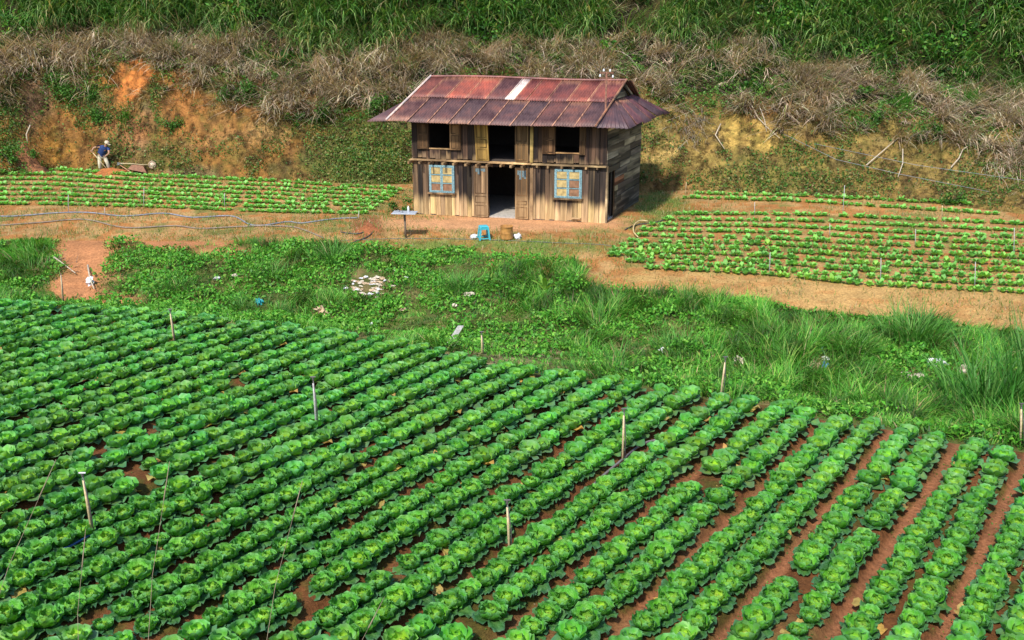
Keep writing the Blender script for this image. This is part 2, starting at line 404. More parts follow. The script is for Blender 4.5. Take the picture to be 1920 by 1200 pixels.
def wood_mat(name, dark, mid, pale, z0, z1, grain, greyness=0.0, streak=1.0):
    """dark stained boards, bleached pale towards a splash line between heights z0 and z1 (upstairs: painted eave shade)"""
    m, nt, b = new_mat(name)
    oi = nd(nt, 'ShaderNodeObjectInfo'); geo = nd(nt, 'ShaderNodeNewGeometry')
    mp = mapped(nt, grain); add = nd(nt, 'ShaderNodeVectorMath', operation='ADD')
    sc = nd(nt, 'ShaderNodeVectorMath', operation='SCALE'); cb = nd(nt, 'ShaderNodeCombineXYZ')
    nt.links.new(oi.outputs['Random'], cb.inputs[0]); nt.links.new(oi.outputs['Random'], cb.inputs[2]); nt.links.new(cb.outputs[0], sc.inputs[0]); sc.inputs['Scale'].default_value = 37.0
    nt.links.new(mp, add.inputs[0]); nt.links.new(sc.outputs[0], add.inputs[1]); v = add.outputs[0]
    g1 = noise(nt, 1.0, 6, v, .65); g2 = noise(nt, .35, 3, v)
    sx = nd(nt, 'ShaderNodeSeparateXYZ'); nt.links.new(geo.outputs['Position'], sx.inputs[0])
    def math_(op, a, bb):
        n = nd(nt, 'ShaderNodeMath', operation=op)
        for i, q in enumerate((a, bb)):
            if isinstance(q, (int, float)): n.inputs[i].default_value = q
            else: nt.links.new(q, n.inputs[i])
        return n.outputs[0]
    h = math_('ADD', sx.outputs['Z'], math_('MULTIPLY', math_('SUBTRACT', g2, .5), .9)); h = math_('ADD', h, math_('MULTIPLY', math_('SUBTRACT', oi.outputs['Random'], .5), .3))
    mr = nd(nt, 'ShaderNodeMapRange', interpolation_type='SMOOTHSTEP'); mr.inputs['From Min'].default_value = z0; mr.inputs['From Max'].default_value = z1; nt.links.new(h, mr.inputs['Value'])
    rr = ramp(nt, [(.34, tuple(x * 1.9 for x in mid)), (.44, mid), (.53, dark), (.62, tuple(x * .8 for x in dark))]); nt.links.new(g2, rr.inputs[0])
    rb = ramp(nt, [(0, (.6, .6, .6)), (.5, (1, 1, 1)), (1, (1.45, 1.35, 1.2))]); nt.links.new(oi.outputs['Random'], rb.inputs[0])
    dk = mixc(nt, rr.outputs[0], rb.outputs[0], 1.0, 'MULTIPLY')
    pr = ramp(nt, [(.3, tuple(x * .72 for x in pale)), (.7, tuple(min(1, x * 1.15) for x in pale))]); nt.links.new(g1, pr.inputs[0])
    c = mixc(nt, pr.outputs[0], dk, mr.outputs['Result'])
    gr = ramp(nt, [(.3, (.62, .6, .58)), (.55, (1, 1, 1)), (.8, (1.25, 1.22, 1.15))]); nt.links.new(g1, gr.inputs[0])
    c = mixc(nt, c, gr.outputs[0], 1.0, 'MULTIPLY')
    c = mixc(nt, c, oi.outputs['Color'], 1.0, 'MULTIPLY')
    nt.links.new(c, b.inputs['Base Color']); b.inputs['Roughness'].default_value = .85; b.inputs['Specular IOR Level'].default_value = .2
    bump(nt, b, g1, .5, .01); return m
VG = (9, 9, .55)
W_low = wood_mat('weathered_boards', (.030, .024, .021), (.115, .080, .054), (.56, .395, .20), .40, .92, VG)
W_up = wood_mat('dark_boards', (.028, .021, .018), (.080, .050, .034), (.24, .16, .09), 2.1, 2.30, VG)  # eave shade and the sunlit strip under it painted into the boards
W_side = wood_mat('grey_boards', (.095, .08, .062), (.23, .195, .145), (.30, .25, .18), -.9, -.5, (.7, .7, 9))
W_door = wood_mat('door_wood', (.15, .10, .06), (.26, .175, .10), (.34, .235, .13), .4, 1.0, VG)
W_beam = wood_mat('beam_wood', (.22, .16, .10), (.36, .27, .16), (.45, .34, .2), 0, .4, (3, 3, 3))
M_blue = simple_mat('blue_paint', (.20, .34, .37), .7, 0, .5, 22)
M_worn = simple_mat('worn_blue_paint', (.13, .185, .195), .85, 0, .5, 40)
M_pane = simple_mat('frosted_pane', (.46, .34, .14), .5, 0, .35, 8, 0)
M_pane2 = simple_mat('brown_pane', (.25, .13, .07), .5, 0, .35, 8, 0)
M_concrete = simple_mat('concrete', (.42, .38, .33), .9)
M_dark = simple_mat('dark_timber', (.06, .045, .035), .9)
M_white = simple_mat('white_porcelain', (.75, .75, .73), .3, 0, .1)
M_rustpole = simple_mat('rusty_pole', (.20, .085, .05), .8, 0, .5, 20)
M_grey = simple_mat('grey_plastic', (.26, .27, .28), .5, 0, .25)

def hbox(name, mat, parent, u0, u1, v0, v1, w0, w1, jit=0.0, tint=None, lean=0.0):
    def T(u, v, w):
        q = H(u + lean * (w - w0), v, w); return q
    p = [(u0, v0, w0), (u1, v0, w0), (u1, v1, w0), (u0, v1, w0), (u0, v0, w1), (u1, v0, w1), (u1, v1, w1), (u0, v1, w1)]
    if jit:
        a, b_ = random.uniform(-jit, jit), random.uniform(-jit, jit); e = random.uniform(-jit, jit)
        p = [(u, v, w + (a if k in (0, 3) else b_ if k in (1, 2) else 0)) if k < 4 else (u + e * .3, v, w) for k, (u, v, w) in enumerate(p)]
    m = MB(); m.hexa([T(*q) for q in p]); o = m.build(name, mat, parent)
    if tint is not None: o.color = (tint[0], tint[1], tint[2], 1)
    return o

# frame of posts and rails
fr = MB()
for u in (0.07, 2.25, 4.46, HW - .07):
    for v in (.07, HD - .07): fr.box(u - .06, u + .06, v - .06, v + .06, -.05, 3.75, H)
for v in (.12, HD - .12):
    for w in (.1, 1.98, 3.6): fr.box(.02, 2.85, v - .03, v + .03, w - .05, w + .05, H); fr.box(3.95, HW - .02, v - .03, v + .03, w - .05, w + .05, H)
fr.build('timber_frame', M_dark, house)['kind'] = 'stuff'
hbox('ground_floor', M_concrete, house, .05, HW - .05, .03, HD - .05, -.1, .045)
hbox('upper_floor', M_dark, house, .05, HW - .05, .14, HD - .05, 2.02, 2.10)

def plank_wall(name, mat, base_v, us, w0, w1, holes, thick=.028, tints=None):
    """upright boards across the front, broken by openings"""
    wall = MB().box(us[0], us[0] + .05, base_v + .05, base_v + .08, w0 + .2, w1 - .2, H).build(name, M_dark, house)
    u = us[0]
    while u < us[1] - .03:
        wd = random.uniform(.15, .25); u1 = min(u + wd, us[1])
        if us[1] - u1 < .1: u1 = us[1]
        for (ha, hb, _, _) in holes:                       # boards end at the edge of an opening
            if u < ha < u1 - .02: u1 = ha
            if u < hb < u1 - .02: u1 = hb
        off = random.uniform(-.012, .006); um = (u + u1) / 2
        spans = [(w0 + random.uniform(-.03, .03), w1 + random.uniform(-.01, .01))]
        for (ha, hb, la, lb) in holes:
            if ha < um < hb:
                ns = []
                for (a, b_) in spans:
                    if la - a > .05: ns.append((a, la))
                    if b_ - lb > .05: ns.append((lb, b_))
                spans = ns
        t = random.uniform(.75, 1.25); tn = (t, t * random.uniform(.93, 1.0), t * random.uniform(.86, 1.0))
        for (a, b_) in spans:
            hbox('plank', mat, wall, u + .006, u1 - .006, base_v - thick + off, base_v + off, a, b_, .012, tn, random.uniform(-.004, .004))
        u = u1
    return wall
plank_wall('lower_front_wall', W_low, 0, (0, HW), .02, 2.0, [(.65, 1.6, .86, 1.86), (2.88, 3.87, 0, 1.88), (5.32, 6.3, .86, 1.88)])
plank_wall('upper_front_wall', W_up, 0, (0, HW), 2.1, 3.78, [(.67, 1.46, 2.48, 3.42), (2.90, 3.87, 2.08, 3.6), (5.35, 6.18, 2.48, 3.42)])
# side and back walls of lying boards
def lying_wall(name, u, vs, ws, hole=None, sign=1, mat=None):
    wall = MB().box(u - sign * .09, u - sign * .06, vs[0] + .02, vs[0] + .06, .3, 3.4, H).build(name, M_dark, house)
    w = ws[0]
    while w < ws[1] - .05:
        w1 = min(w + random.uniform(.17, .32), ws[1]); cuts = [vs[0]]
        c = vs[0] + random.uniform(.9, 2.2)
        while c < vs[1] - .6: cuts.append(c); c += random.uniform(1.0, 2.0)
        cuts.append(vs[1])
        for a, b_ in zip(cuts[:-1], cuts[1:]):
            segs = [(a, b_)]
            if hole and w < hole[2] - .05:
                segs = []
                if a < hole[0] - .03: segs.append((a, min(b_, hole[0])))
                if b_ > hole[1] + .03: segs.append((max(a, hole[1]), b_))
            for a2, b2 in segs:
                off = random.uniform(-.012, .012) ; t = random.uniform(.78, 1.25)
                tn = (t, t * random.uniform(.92, 1.0), t * random.uniform(.82, 1.0))
                if 1.0 < w < 1.3 and a2 < 1.1 and b2 < 2.6: tn = (1.9, .95, .65)
                lo = min(u + off, u + off + sign * .03); hi = max(u + off, u + off + sign * .03)
                hbox('plank', mat or W_side, wall, lo, hi, a2 + .006, b2 - .006, w + .004 + random.uniform(0, .01), w1 - .006, .01, tn)
        w = w1
lying_wall('right_side_wall', HW, (.02, HD), (.02, 3.75), (.12, .98, 1.8))
lying_wall('left_side_wall', 0, (.02, HD), (.02, 3.75), None, -1)
hbox('light_stop_sheet', M_dark, house, .10, .115, .15, HD - .15, .06, 3.7); hbox('light_stop_sheet', M_dark, house, .15, HW - .15, HD - .17, HD - .155, .06, 3.7)  # added sheets that stop light coming through the plank gaps
hbox('light_stop_sheet', M_dark, house, HW - .125, HW - .11, .9, HD - .2, .06, 3.7)
bw = MB().box(.1, .14, HD - .12, HD - .09, .3, 3.4, H).build('back_wall', M_dark, house)
u = 0
while u < HW - .1:
    u1 = min(u + .33, HW); hbox('plank', W_side, bw, u + .001, u1 - .001, HD, HD + .028, 0, 3.78); u = u1
hbox('door_jamb', W_beam, house, HW - .03, HW + .025, .99, 1.06, 0, 1.85, 0, (.45, .42, .4))
hbox('door_jamb', W_beam, house, HW - .02, HW + .06, -.02, .1, 0, 2.02, 0, (.8, .8, .8))
# ledge between the storeys and the joist ends under it
hbox('ledge_board', W_beam, house, -.05, 2.9, -.17, .02, 2.025, 2.068, 0, (1.15, 1.05, .9))
hbox('ledge_board', W_beam, house, 2.905, 4.5, -.19, .02, 2.02, 2.068, 0, (1.3, 1.15, .95))
hbox('ledge_board', W_beam, house, 4.505, HW + .03, -.16, .02, 2.01, 2.052, 0, (1.1, 1.05, .9))
for k in range(17):
    u = -.05 + k * .43 + random.uniform(-.04, .04)
    ext = random.uniform(.32, .42) if k < 11 else random.uniform(.15, .22)
    hbox('joist', W_beam, house, u, u + random.uniform(.06, .085), -ext, 0.1, 1.92, 2.006, .01, (.8, .7, .6))
hbox('corner_post', W_beam, house, 4.42, 4.53, -.07, -.03, 0, 1.9, 0, (1.05, .95, .85))
hbox('corner_post', W_beam, house, 4.42, 4.53, -.07, -.03, 2.08, 3.55, 0, (1.1, 1.0, .55))

# windows with blue frames on the ground floor
def blue_window(u0, u1, w0, w1, order):
    w = MB()
    for a, b_, c, d in ((u0, u0 + .04, w0, w1), (u1 - .04, u1, w0, w1), (u0 + .041, u1 - .041, w0, w0 + .035), (u0 + .041, u1 - .041, w1 - .035, w1)):
        w.box(a, b_, -.075, .0, c, d, H)
    fo = w.build('window', M_blue, house); um = (u0 + u1) / 2
    hbox('sill', W_door, fo, u0 - .06, u1 + .06, -.13, -.02, w0 - .06, w0 - .003, 0, (.7, .65, .6))
    k = 0
    for s0, s1 in ((u0 + .045, um - .005), (um + .005, u1 - .045)):
        s = MB()
        s.box(s0, s0 + .038, -.09, -.05, w0 + .04, w1 - .04, H); s.box(s1 - .038, s1, -.09, -.05, w0 + .04, w1 - .04, H)
        hs = np.linspace(w0 + .04, w1 - .04, 4)
        for j, hh in enumerate(hs): s.box(s0 + .039, s1 - .039, -.088, -.055, hh - .013, hh + .013, H) if 0 < j < 3 else s.box(s0 + .039, s1 - .039, -.088, -.055, hh - (.03 if j else 0), hh + (0 if j else .03), H)
        s.build('sash', M_blue, fo)
        for j in range(3):
            hbox('pane', M_pane2 if order[k] else M_pane, fo, s0 + .040, s1 - .040, -.072, -.064, hs[j] + .031, hs[j + 1] - .031); k += 1
blue_window(.65, 1.6, .86, 1.86, [1, 0, 0, 1, 0, 0]); blue_window(5.32, 6.3, .86, 1.88, [0, 0, 0, 1, 1, 0])

# door leaves and shutters, swung open flat against the boards
def leaf_panel(name, u0, u1, w0, w1, panels, tint, lean=0, lab=None, v=-.10, top=None):
    o = hbox(name, W_door, house, u0, u1, v, v + .035, w0, w1, 0, tint, lean)
    if lab: o['label'] = lab
    n = len(panels)
    for (a, b_) in panels:
        ww = w1 - w0; pm = MB()
        def L(uu, vv, w): return H(uu + lean * (w - w0), vv, w)
        A, B = w0 + a * ww, w0 + b_ * ww
        for x0, x1, y0, y1 in ((u0 + .05, u1 - .05, A, A + .03), (u0 + .05, u1 - .05, B - .03, B), (u0 + .05, u0 + .085, A + .031, B - .031), (u1 - .085, u1 - .05, A + .031, B - .031)):
            pm.box(x0, x1, v - .012, v - .001, y0, y1, L)
        um = (u0 + u1) / 2
        if b_ - a > .35: pm.box(um - .012, um + .012, v - .010, v - .001, A + .031, B - .031, L)
        p = pm.build('panel_moulding', W_door, o); p.color = (tint[0] * .8, tint[1] * .78, tint[2] * .75, 1)
    if top:
        for k in range(4):
            ww_ = (u1 - u0 - .12) / 4; q = hbox('worn_paint', M_worn, o, u0 + .06 + k * ww_, u0 + .06 + (k + 1) * ww_ - .008, v - .006, v - .002, w1 - random.uniform(.18, .42), w1 - .07)
    return o
leaf_panel('door_leaf', 2.34, 2.87, .03, 1.9, [(.03, .24), (.28, .42), (.46, .97)], (1.0, .95, .9), 0, 'left leaf of the open double door', top=True)
leaf_panel('door_leaf', 3.89, 4.38, .03, 1.88, [(.03, .24), (.28, .36), (.46, .97)], (1.15, 1.05, .9), 0, 'right leaf of the open double door', top=True)
leaf_panel('shutter', 2.45, 2.93, 2.09, 3.5, [(.03, .3), (.33, .55), (.58, .97)], (1.45, 1.35, .66), -.05, 'yellowish leaf of the upper doorway, leaning')
leaf_panel('shutter', 3.88, 4.36, 2.09, 3.55, [(.05, .45), (.5, .95)], (.92, .82, .64), 0)
leaf_panel('shutter', .24, .66, 2.44, 3.4, [(.05, .55), (.6, .95)], (.55, .46, .38), 0)
leaf_panel('shutter', 1.47, 1.87, 2.44, 3.4, [(.05, .55), (.6, .95)], (.62, .53, .43), 0)
leaf_panel('shutter', 4.86, 5.33, 2.42, 3.4, [(.05, .5), (.55, .95)], (.64, .5, .4), 0)
leaf_panel('shutter', 6.2, 6.4, 2.42, 3.4, [(.05, .5)], (.66, .56, .46), 0)
for a, b_ in ((.66, 1.47), (5.34, 6.19)): hbox('sill', W_beam, house, a, b_, -.06, .03, 2.44, 2.478, 0, (.9, .75, .6))
hbox('door_step', W_beam, house, 5.98, 6.3, -.13, -.03, .12, .16, 0, (1, .9, .8))

# roof of corrugated sheets
def roof_mat():
    m, nt, b = new_mat('rusty_corrugated_iron')
    a = nd(nt, 'ShaderNodeAttribute'); a.attribute_name = 'Col'
    oi = nd(nt, 'ShaderNodeObjectInfo'); p = mapped(nt, (1.2, 1.2, 1.2))
    f = noise(nt, 1.3, 6, p, .6); g = noise(nt, 1.0, 5, mapped(nt, (16, 2.2, 4)), .6)
    r = ramp(nt, [(.33, (.55, .45, .50)), (.48, (1, 1, 1)), (.62, (1.5, 1.25, 1.1)), (.75, (1.9, 1.35, 1.0))]); nt.links.new(f, r.inputs[0])
    c = mixc(nt, oi.outputs['Color'], r.outputs[0], 1.0, 'MULTIPLY')
    sx = nd(nt, 'ShaderNodeSeparateColor'); nt.links.new(a.outputs['Color'], sx.inputs[0])
    mu = nd(nt, 'ShaderNodeMath', operation='MULTIPLY'); nt.links.new(sx.outputs[0], mu.inputs[0])
    rg = ramp(nt, [(.35, (.3, .3, .3)), (.6, (1, 1, 1))]); nt.links.new(g, rg.inputs[0]); nt.links.new(rg.outputs[0], mu.inputs[1])
    c = mixc(nt, c, (.55, .27, .15), mu.outputs[0])
    rr = ramp(nt, [(.3, (.75, .72, .72)), (.7, (1.2, 1.2, 1.2))]); nt.links.new(g, rr.inputs[0]); c = mixc(nt, c, rr.outputs[0], 1.0, 'MULTIPLY')
    nt.links.new(c, b.inputs['Base Color']); b.inputs['Roughness'].default_value = .55; b.inputs['Metallic'].default_value = .15
    bump(nt, b, g, .15, .01); return m
M_roof = roof_mat()
roof = MB()
for v0, w0, v1, w1 in ((-.55, 3.50, 2.1, 4.70), (4.75, 3.50, 2.1, 4.70)):
    for u in (.1, 1.85, 3.6, 5.3, 7.0):
        n = 2; roof.hexa([H(u, v0, w0 - .06), H(u + .06, v0, w0 - .06), H(u + .06, v1, w1 - .06), H(u, v1, w1 - .06), H(u, v0, w0), H(u + .06, v0, w0), H(u + .06, v1, w1), H(u, v1, w1)])
roof = roof.build('roof', M_dark, house); roof['label'] = 'rusty corrugated iron roof with a pale sheet'

def sheet(P00, P10, P01, P11, tint, nseg, amp=.017, edge=(1, 0), rows=4, lap=.02, dent=.02, name='roof_sheet', eaverust=0):
    """one corrugated sheet between four points given in house axes (P.0 = lower edge, P.1 = upper edge)"""
    P00, P10, P01, P11 = [np.array(H(*p)) for p in (P00, P10, P01, P11)]
    nrm = np.cross(P10 - P00, P01 - P00); nrm = nrm / np.linalg.norm(nrm); nrm *= np.sign(nrm[2])
    s = np.linspace(0, 1, nseg * 4 + 1); t = np.linspace(0, 1, rows + 1)
    S, T = np.meshgrid(s, t); d0 = random.uniform(-1, 1) * dent; ph = random.uniform(0, 6)
    B = (P00[None, None] * (1 - S)[..., None] * (1 - T)[..., None] + P10[None, None] * S[..., None] * (1 - T)[..., None] +
         P01[None, None] * (1 - S)[..., None] * T[..., None] + P11[None, None] * S[..., None] * T[..., None])
    off = amp * np.cos(S * nseg * 2 * math.pi) + lap * (1 - T) + d0 * np.sin(S * 2.5 + ph) * (1 - T)
    V = (B + nrm[None, None] * off[..., None]).reshape(-1, 3)
    nr, nc = S.shape; i = (np.arange(nr - 1)[:, None] * nc + np.arange(nc - 1)[None, :]).ravel()
    F = np.stack([i, i + 1, i + nc + 1, i + nc], 1)
    e = np.zeros_like(S)
    if edge[0]: e = np.maximum(e, 1 - sstep(.0, .10, S))
    if edge[1]: e = np.maximum(e, sstep(.88, 1, S))
    e = np.maximum(e, eaverust * (1 - sstep(0, .05, T))); e = np.maximum(e, .8 * (random.random() < .3) * sstep(.93, 1, T))
    o = obj(name, mesh_np(name, V, F, np.repeat(e.reshape(-1, 1), 3, 1)), M_roof, roof)
    md = o.modifiers.new('thickness', 'SOLIDIFY'); md.thickness = .003
    o.color = (*tint, 1); return o
NS = 10
def ul(t): return -.6 + .36 * t
def ur(t): return 6.95 + .2 * t
EAV = (-.72, 3.48); RID = (2.1, 4.83)
def fp(s, t, sag=0):
    return (ul(t) + (ur(t) - ul(t)) * s, EAV[0] + (RID[0] - EAV[0]) * t, EAV[1] + (RID[1] - EAV[1]) * t - .05 * math.sin(math.pi * s) * (1 - t) + .03 * math.sin(math.pi * s * 2) * t)
low_t = [(.13, .06, .05), (.11, .056, .052), (.115, .058, .054), (.095, .054, .052), (.115, .058, .052), (.10, .054, .054), (.095, .054, .052), (.115, .053, .046), (.125, .06, .05), (.095, .05, .048)]
up_t = [(.18, .06, .045), (.15, .055, .045), (.26, .075, .05), (.28, .08, .055), (.12, .05, .045), (.72, .60, .52), (.20, .055, .04), (.13, .045, .04), (.22, .065, .045), (.20, .06, .045)]
for k in range(NS):
    a, b_ = k / NS, (k + 1) / NS + .006
    sheet(fp(a, 0), fp(b_, 0), fp(a, .56), fp(b_, .56), low_t[k], 8, edge=(1, 0), eaverust=.5 if k in (0, 2, 3) else .1)
for k in range(NS):
    a, b_ = k / NS - .02, (k + 1) / NS - .016
    if k == 5: sheet(fp(a, .52), fp(a + .045, .52), fp(a, 1), fp(a + .045, 1), up_t[k], 4, edge=(0, 0), lap=.04); sheet(fp(a + .046, .52), fp(b_, .52), fp(a + .046, 1), fp(b_, 1), up_t[6], 4, edge=(1, 0), lap=.04)
    else: sheet(fp(max(a, 0), .52), fp(b_ if k < NS - 1 else 1, .52), fp(max(a, 0), 1), fp(b_ if k < NS - 1 else 1, 1), up_t[k], 8, edge=(1, 0), lap=.022)
def bp(s, t): return (ul(t) + (ur(t) + .2 - ul(t)) * s, 4.92 + (2.1 - 4.92) * t, 3.48 + (4.83 - 3.48) * t)
for k in range(NS): sheet(bp((k + 1) / NS, 0), bp(k / NS, 0), bp((k + 1) / NS, 1), bp(k / NS, 1), low_t[(k * 3) % 10], 8)
# ridge cap
rc = MB(); pts = [H(ul(1) + (ur(1) - ul(1)) * s, 2.1, 4.845 + .03 * math.sin(math.pi * s * 2)) for s in np.linspace(0, 1, 12)]
rc.tube(pts, .045, 8); o = rc.build('ridge_cap', M_roof, roof); o.color = (.20, .075, .06, 1)
# pale barge strips at the two ends of the front slope
for s, tn in ((0.0, (.62, .52, .46)), (1.0, (.34, .17, .09))):
    bm = MB(); A = [H(*fp(s, t)) for t in np.linspace(0, 1, 6)]; A = [(p[0], p[1], p[2] + .045) for p in A]
    bm.tube(A, .035, 6); o = bm.build('barge_strip', M_roof, roof); o.color = (*tn, 1)
# skirt roofs at both ends and the little gables over them
for side in (1, -1):
    if side == 1: ue, ut, uf = 8.05, 7.07, 6.95
    else: ue, ut, uf = -1.38, -.33, -.58
    n = 6; vs0 = np.linspace(.95, 3.3, n + 1); vs1 = np.linspace(-.62, 4.85, n + 1)
    for k in range(n):
        a, b_ = (k, k + 1) if side == 1 else (k + 1, k)
        dz = .035 * math.sin(k * 2.1)
        sheet((ue, vs1[a], 3.43 + dz), (ue + random.uniform(-.05, .05), vs1[b_], 3.43 + dz), (ut, vs0[a], 4.22), (ut, vs0[b_], 4.22), (.095 + .03 * (k % 2), .055, .06), 8, edge=(k in (1, 3), 0), lap=.03, dent=.03)
    sheet((uf, -.70, 3.47), (ue, -.62, 3.43), (ut - .02 * side, .90, 4.235), (ut, .95, 4.22), (.085, .05, .055), 7, edge=(0, 0), lap=.0)
    g = MB(); b0 = (ut - side * .12)
    tri = [H(b0, 1.0, 4.2), H(b0, 3.2, 4.2), H(b0, 2.1, 4.70), H(b0 - side * .03, 1.0, 4.2), H(b0 - side * .03, 3.2, 4.2), H(b0 - side * .03, 2.1, 4.70)]
    g.v = tri; g.f = [(0, 1, 2), (3, 5, 4), (0, 3, 4, 1), (1, 4, 5, 2), (2, 5, 3, 0)]
    g.build('gable_shade_panel', M_dark, roof)  # dark panel standing in for the shade inside the open gable
    for va, vb in ((1.02, 2.1), (3.18, 2.1)):
        q = MB(); q.hexa([H(b0, va, 4.19), H(b0 + side * .12, va, 4.19), H(b0 + side * .12, vb, 4.72), H(b0, vb, 4.72), H(b0, va, 4.27), H(b0 + side * .12, va, 4.27), H(b0 + side * .12, vb, 4.80), H(b0, vb, 4.80)])
        o = q.build('rafter_board', W_side, roof)
    hbox('gable_plank', W_side, roof, b0 + side * .015 if side > 0 else b0 - .045, b0 + .045 if side > 0 else b0 - .015, 1.25, 2.5, 4.23, 4.42, 0, (1.3, 1.3, 1.2))

# electricity pole rising through the roof corner, with insulators and its cables
pl = empty('electricity_pole', tuple(np.array(H(6.98, .25, 0)) + HB)); tag(pl, 'thin rusty electricity pole with white insulators rising through the roof', 'pole')
MB().tube([(0, 0, 0), (0, 0, 5.25)], .035, 8).build('mast', M_rustpole, pl, True)
for z in (5.05, 5.22): MB().box(-.24, .24, -.025, .025, z - .02, z + .02).build('cross_arm', M_rustpole, pl)
for x, z in ((-.22, 5.09), (.22, 5.06), (-.1, 5.27), (.12, 5.26)):
    i_ = MB(); i_.lathe([(.0, 0), (.045, 0), (.05, .04), (.03, .055), (.045, .075), (.035, .11), (0, .12)], 10); o = i_.build('insulator', M_white, pl, True); o.location = (x, 0, z); o.scale = (.75, .75, .75)

# ------------------------------------------------------------------ cabbages
def cab_leaf(L, W, e0, e1, cup, ruf, nt_, ns, seed, cin, cout, rim=(.16, .40, .14), fold=0.0):
    """one cabbage leaf growing from the origin towards +X; returns V, F, C"""
    r = np.random.default_rng(seed)
    t = np.linspace(0, 1, nt_); s = np.linspace(-1, 1, ns)
    el = R(e0) + (R(e1) - R(e0)) * t ** 1.3
    dx = np.cos(el); dz = np.sin(el); dt = L / (nt_ - 1)
    cx = np.concatenate([[0], np.cumsum((dx[:-1] + dx[1:]) / 2 * dt)]); cz = np.concatenate([[0], np.cumsum((dz[:-1] + dz[1:]) / 2 * dt)])
    w = W * np.clip(.20 + .80 * np.sin(np.pi * np.clip(t * .80 + .02, 0, 1)) ** .8, 0, 1) * np.where(t > .9, .86, 1)
    T, S = np.meshgrid(t, s, indexing='ij')
    ph = r.uniform(0, 6.28, 4); k = r.uniform(4.5, 7)
    rf = ruf * (np.abs(S) ** 2 * np.sin(T * k * 2.2 + ph[0] + S * 1.5) + T ** 3 * np.sin(S * k + ph[1]) + .45 * np.sin(S * 7 + ph[2]) * np.sin(T * 8 + ph[3]))
    X = cx[:, None] + 0 * S; Zc = cz[:, None] + 0 * S
    lift = cup * W * np.abs(S) ** 2 * (.4 + .6 * T) + rf
    X = X - np.sin(el)[:, None] * lift; Zc = Zc + np.cos(el)[:, None] * lift
    Yy = S * w[:, None] * (1 - .18 * cup * np.abs(S))
    X = X - fold * (1 - T) * 0
    V = np.stack([X, Yy, Zc], -1).reshape(-1, 3)
    i = (np.arange(nt_ - 1)[:, None] * ns + np.arange(ns - 1)[None, :]).ravel()
    F = np.concatenate([np.stack([i, i + ns, i + ns + 1], 1), np.stack([i, i + ns + 1, i + 1], 1)])
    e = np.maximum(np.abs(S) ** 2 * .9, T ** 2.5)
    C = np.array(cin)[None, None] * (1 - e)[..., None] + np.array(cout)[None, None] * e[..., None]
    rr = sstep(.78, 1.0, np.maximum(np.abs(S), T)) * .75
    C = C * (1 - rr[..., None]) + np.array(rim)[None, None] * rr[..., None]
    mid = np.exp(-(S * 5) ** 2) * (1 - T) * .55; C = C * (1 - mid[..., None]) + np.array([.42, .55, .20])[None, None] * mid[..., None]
    C = C * (1 + r.uniform(-.12, .12))
    return V, F, C.reshape(-1, 3)
def merge(parts):
    Vs, Fs, Cs = [], [], []; n = 0
    for V, F, C in parts: Vs.append(V); Fs.append(F + n); Cs.append(C); n += len(V)
    return np.concatenate(Vs), np.concatenate(Fs), np.concatenate(Cs)
def turned(P, az, r0=0.0, z0=0.0, sc=1.0):
    V, F, C = P; c, s = math.cos(az), math.sin(az); V = V * sc
    x = V[:, 0] + r0; y = V[:, 1]
    return np.stack([c * x - s * y, s * x + c * y, V[:, 2] + z0], 1), F, C
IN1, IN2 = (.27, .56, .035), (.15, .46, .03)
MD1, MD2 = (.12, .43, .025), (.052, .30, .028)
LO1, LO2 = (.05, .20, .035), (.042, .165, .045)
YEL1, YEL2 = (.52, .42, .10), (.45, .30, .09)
def p_heart(seed, q=1):
    r = np.random.default_rng(seed); parts = []
    a, b = (6, 5) if q else (4, 4)
    n = 6 if q else 4
    for k in range(n):
        parts.append(turned(cab_leaf(.165 + r.uniform(-.02, .02), .09, 42 + r.uniform(-10, 8), 112 + r.uniform(-16, 14), .45, .018, a, b, seed * 31 + k, IN1, IN2, (.16, .42, .09)), k * 6.283 / n + r.uniform(-.3, .3), .03, .05))
    lt = np.linspace(0, math.pi / 2, 4); ring = 8; V = []; 
    for la in lt:
        for j in range(ring): V.append((.062 * math.cos(la) * math.cos(j * .785), .062 * math.cos(la) * math.sin(j * .785), .07 + .085 * math.sin(la) + r.uniform(-.006, .006)))
    F = []
    for i_ in range(3):
        for j in range(ring):
            a0, a1 = i_ * ring + j, i_ * ring + (j + 1) % ring
            F += [(a0, a1, a1 + ring), (a0, a1 + ring, a0 + ring)]
    V = np.array(V); parts.append((V, np.array(F), np.tile(np.array([.30, .53, .07]), (len(V), 1))))
    return merge(parts)
def p_mid(seed, q=1):
    r = np.random.default_rng(seed + 500); a, b = (6, 8) if q else (5, 5)
    return cab_leaf(.235 + r.uniform(-.03, .025), .135 + r.uniform(-.015, .015), 30 + r.uniform(-10, 10), 70 + r.uniform(-16, 14), .32, .021, a, b, seed + 500, MD1, MD2)
def p_low(seed, q=1, yel=False):
    r = np.random.default_rng(seed + 900); a, b = (6, 6) if q else (4, 3)
    c1, c2 = (YEL1, YEL2) if yel else (LO1, LO2)
    return cab_leaf(.215 + r.uniform(-.03, .03), .095 + r.uniform(-.01, .02), 24 + r.uniform(-12, 10), -22 + r.uniform(-18, 30), .2, .025, a, b, seed + 900, c1, c2, c2 if yel else (.10, .24, .12))
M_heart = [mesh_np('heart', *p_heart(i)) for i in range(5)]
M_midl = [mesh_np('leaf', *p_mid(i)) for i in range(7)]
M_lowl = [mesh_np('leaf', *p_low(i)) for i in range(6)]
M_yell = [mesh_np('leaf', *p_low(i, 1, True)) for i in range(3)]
for m_ in M_heart + M_midl + M_lowl + M_yell: m_.materials.append(M_leaf)

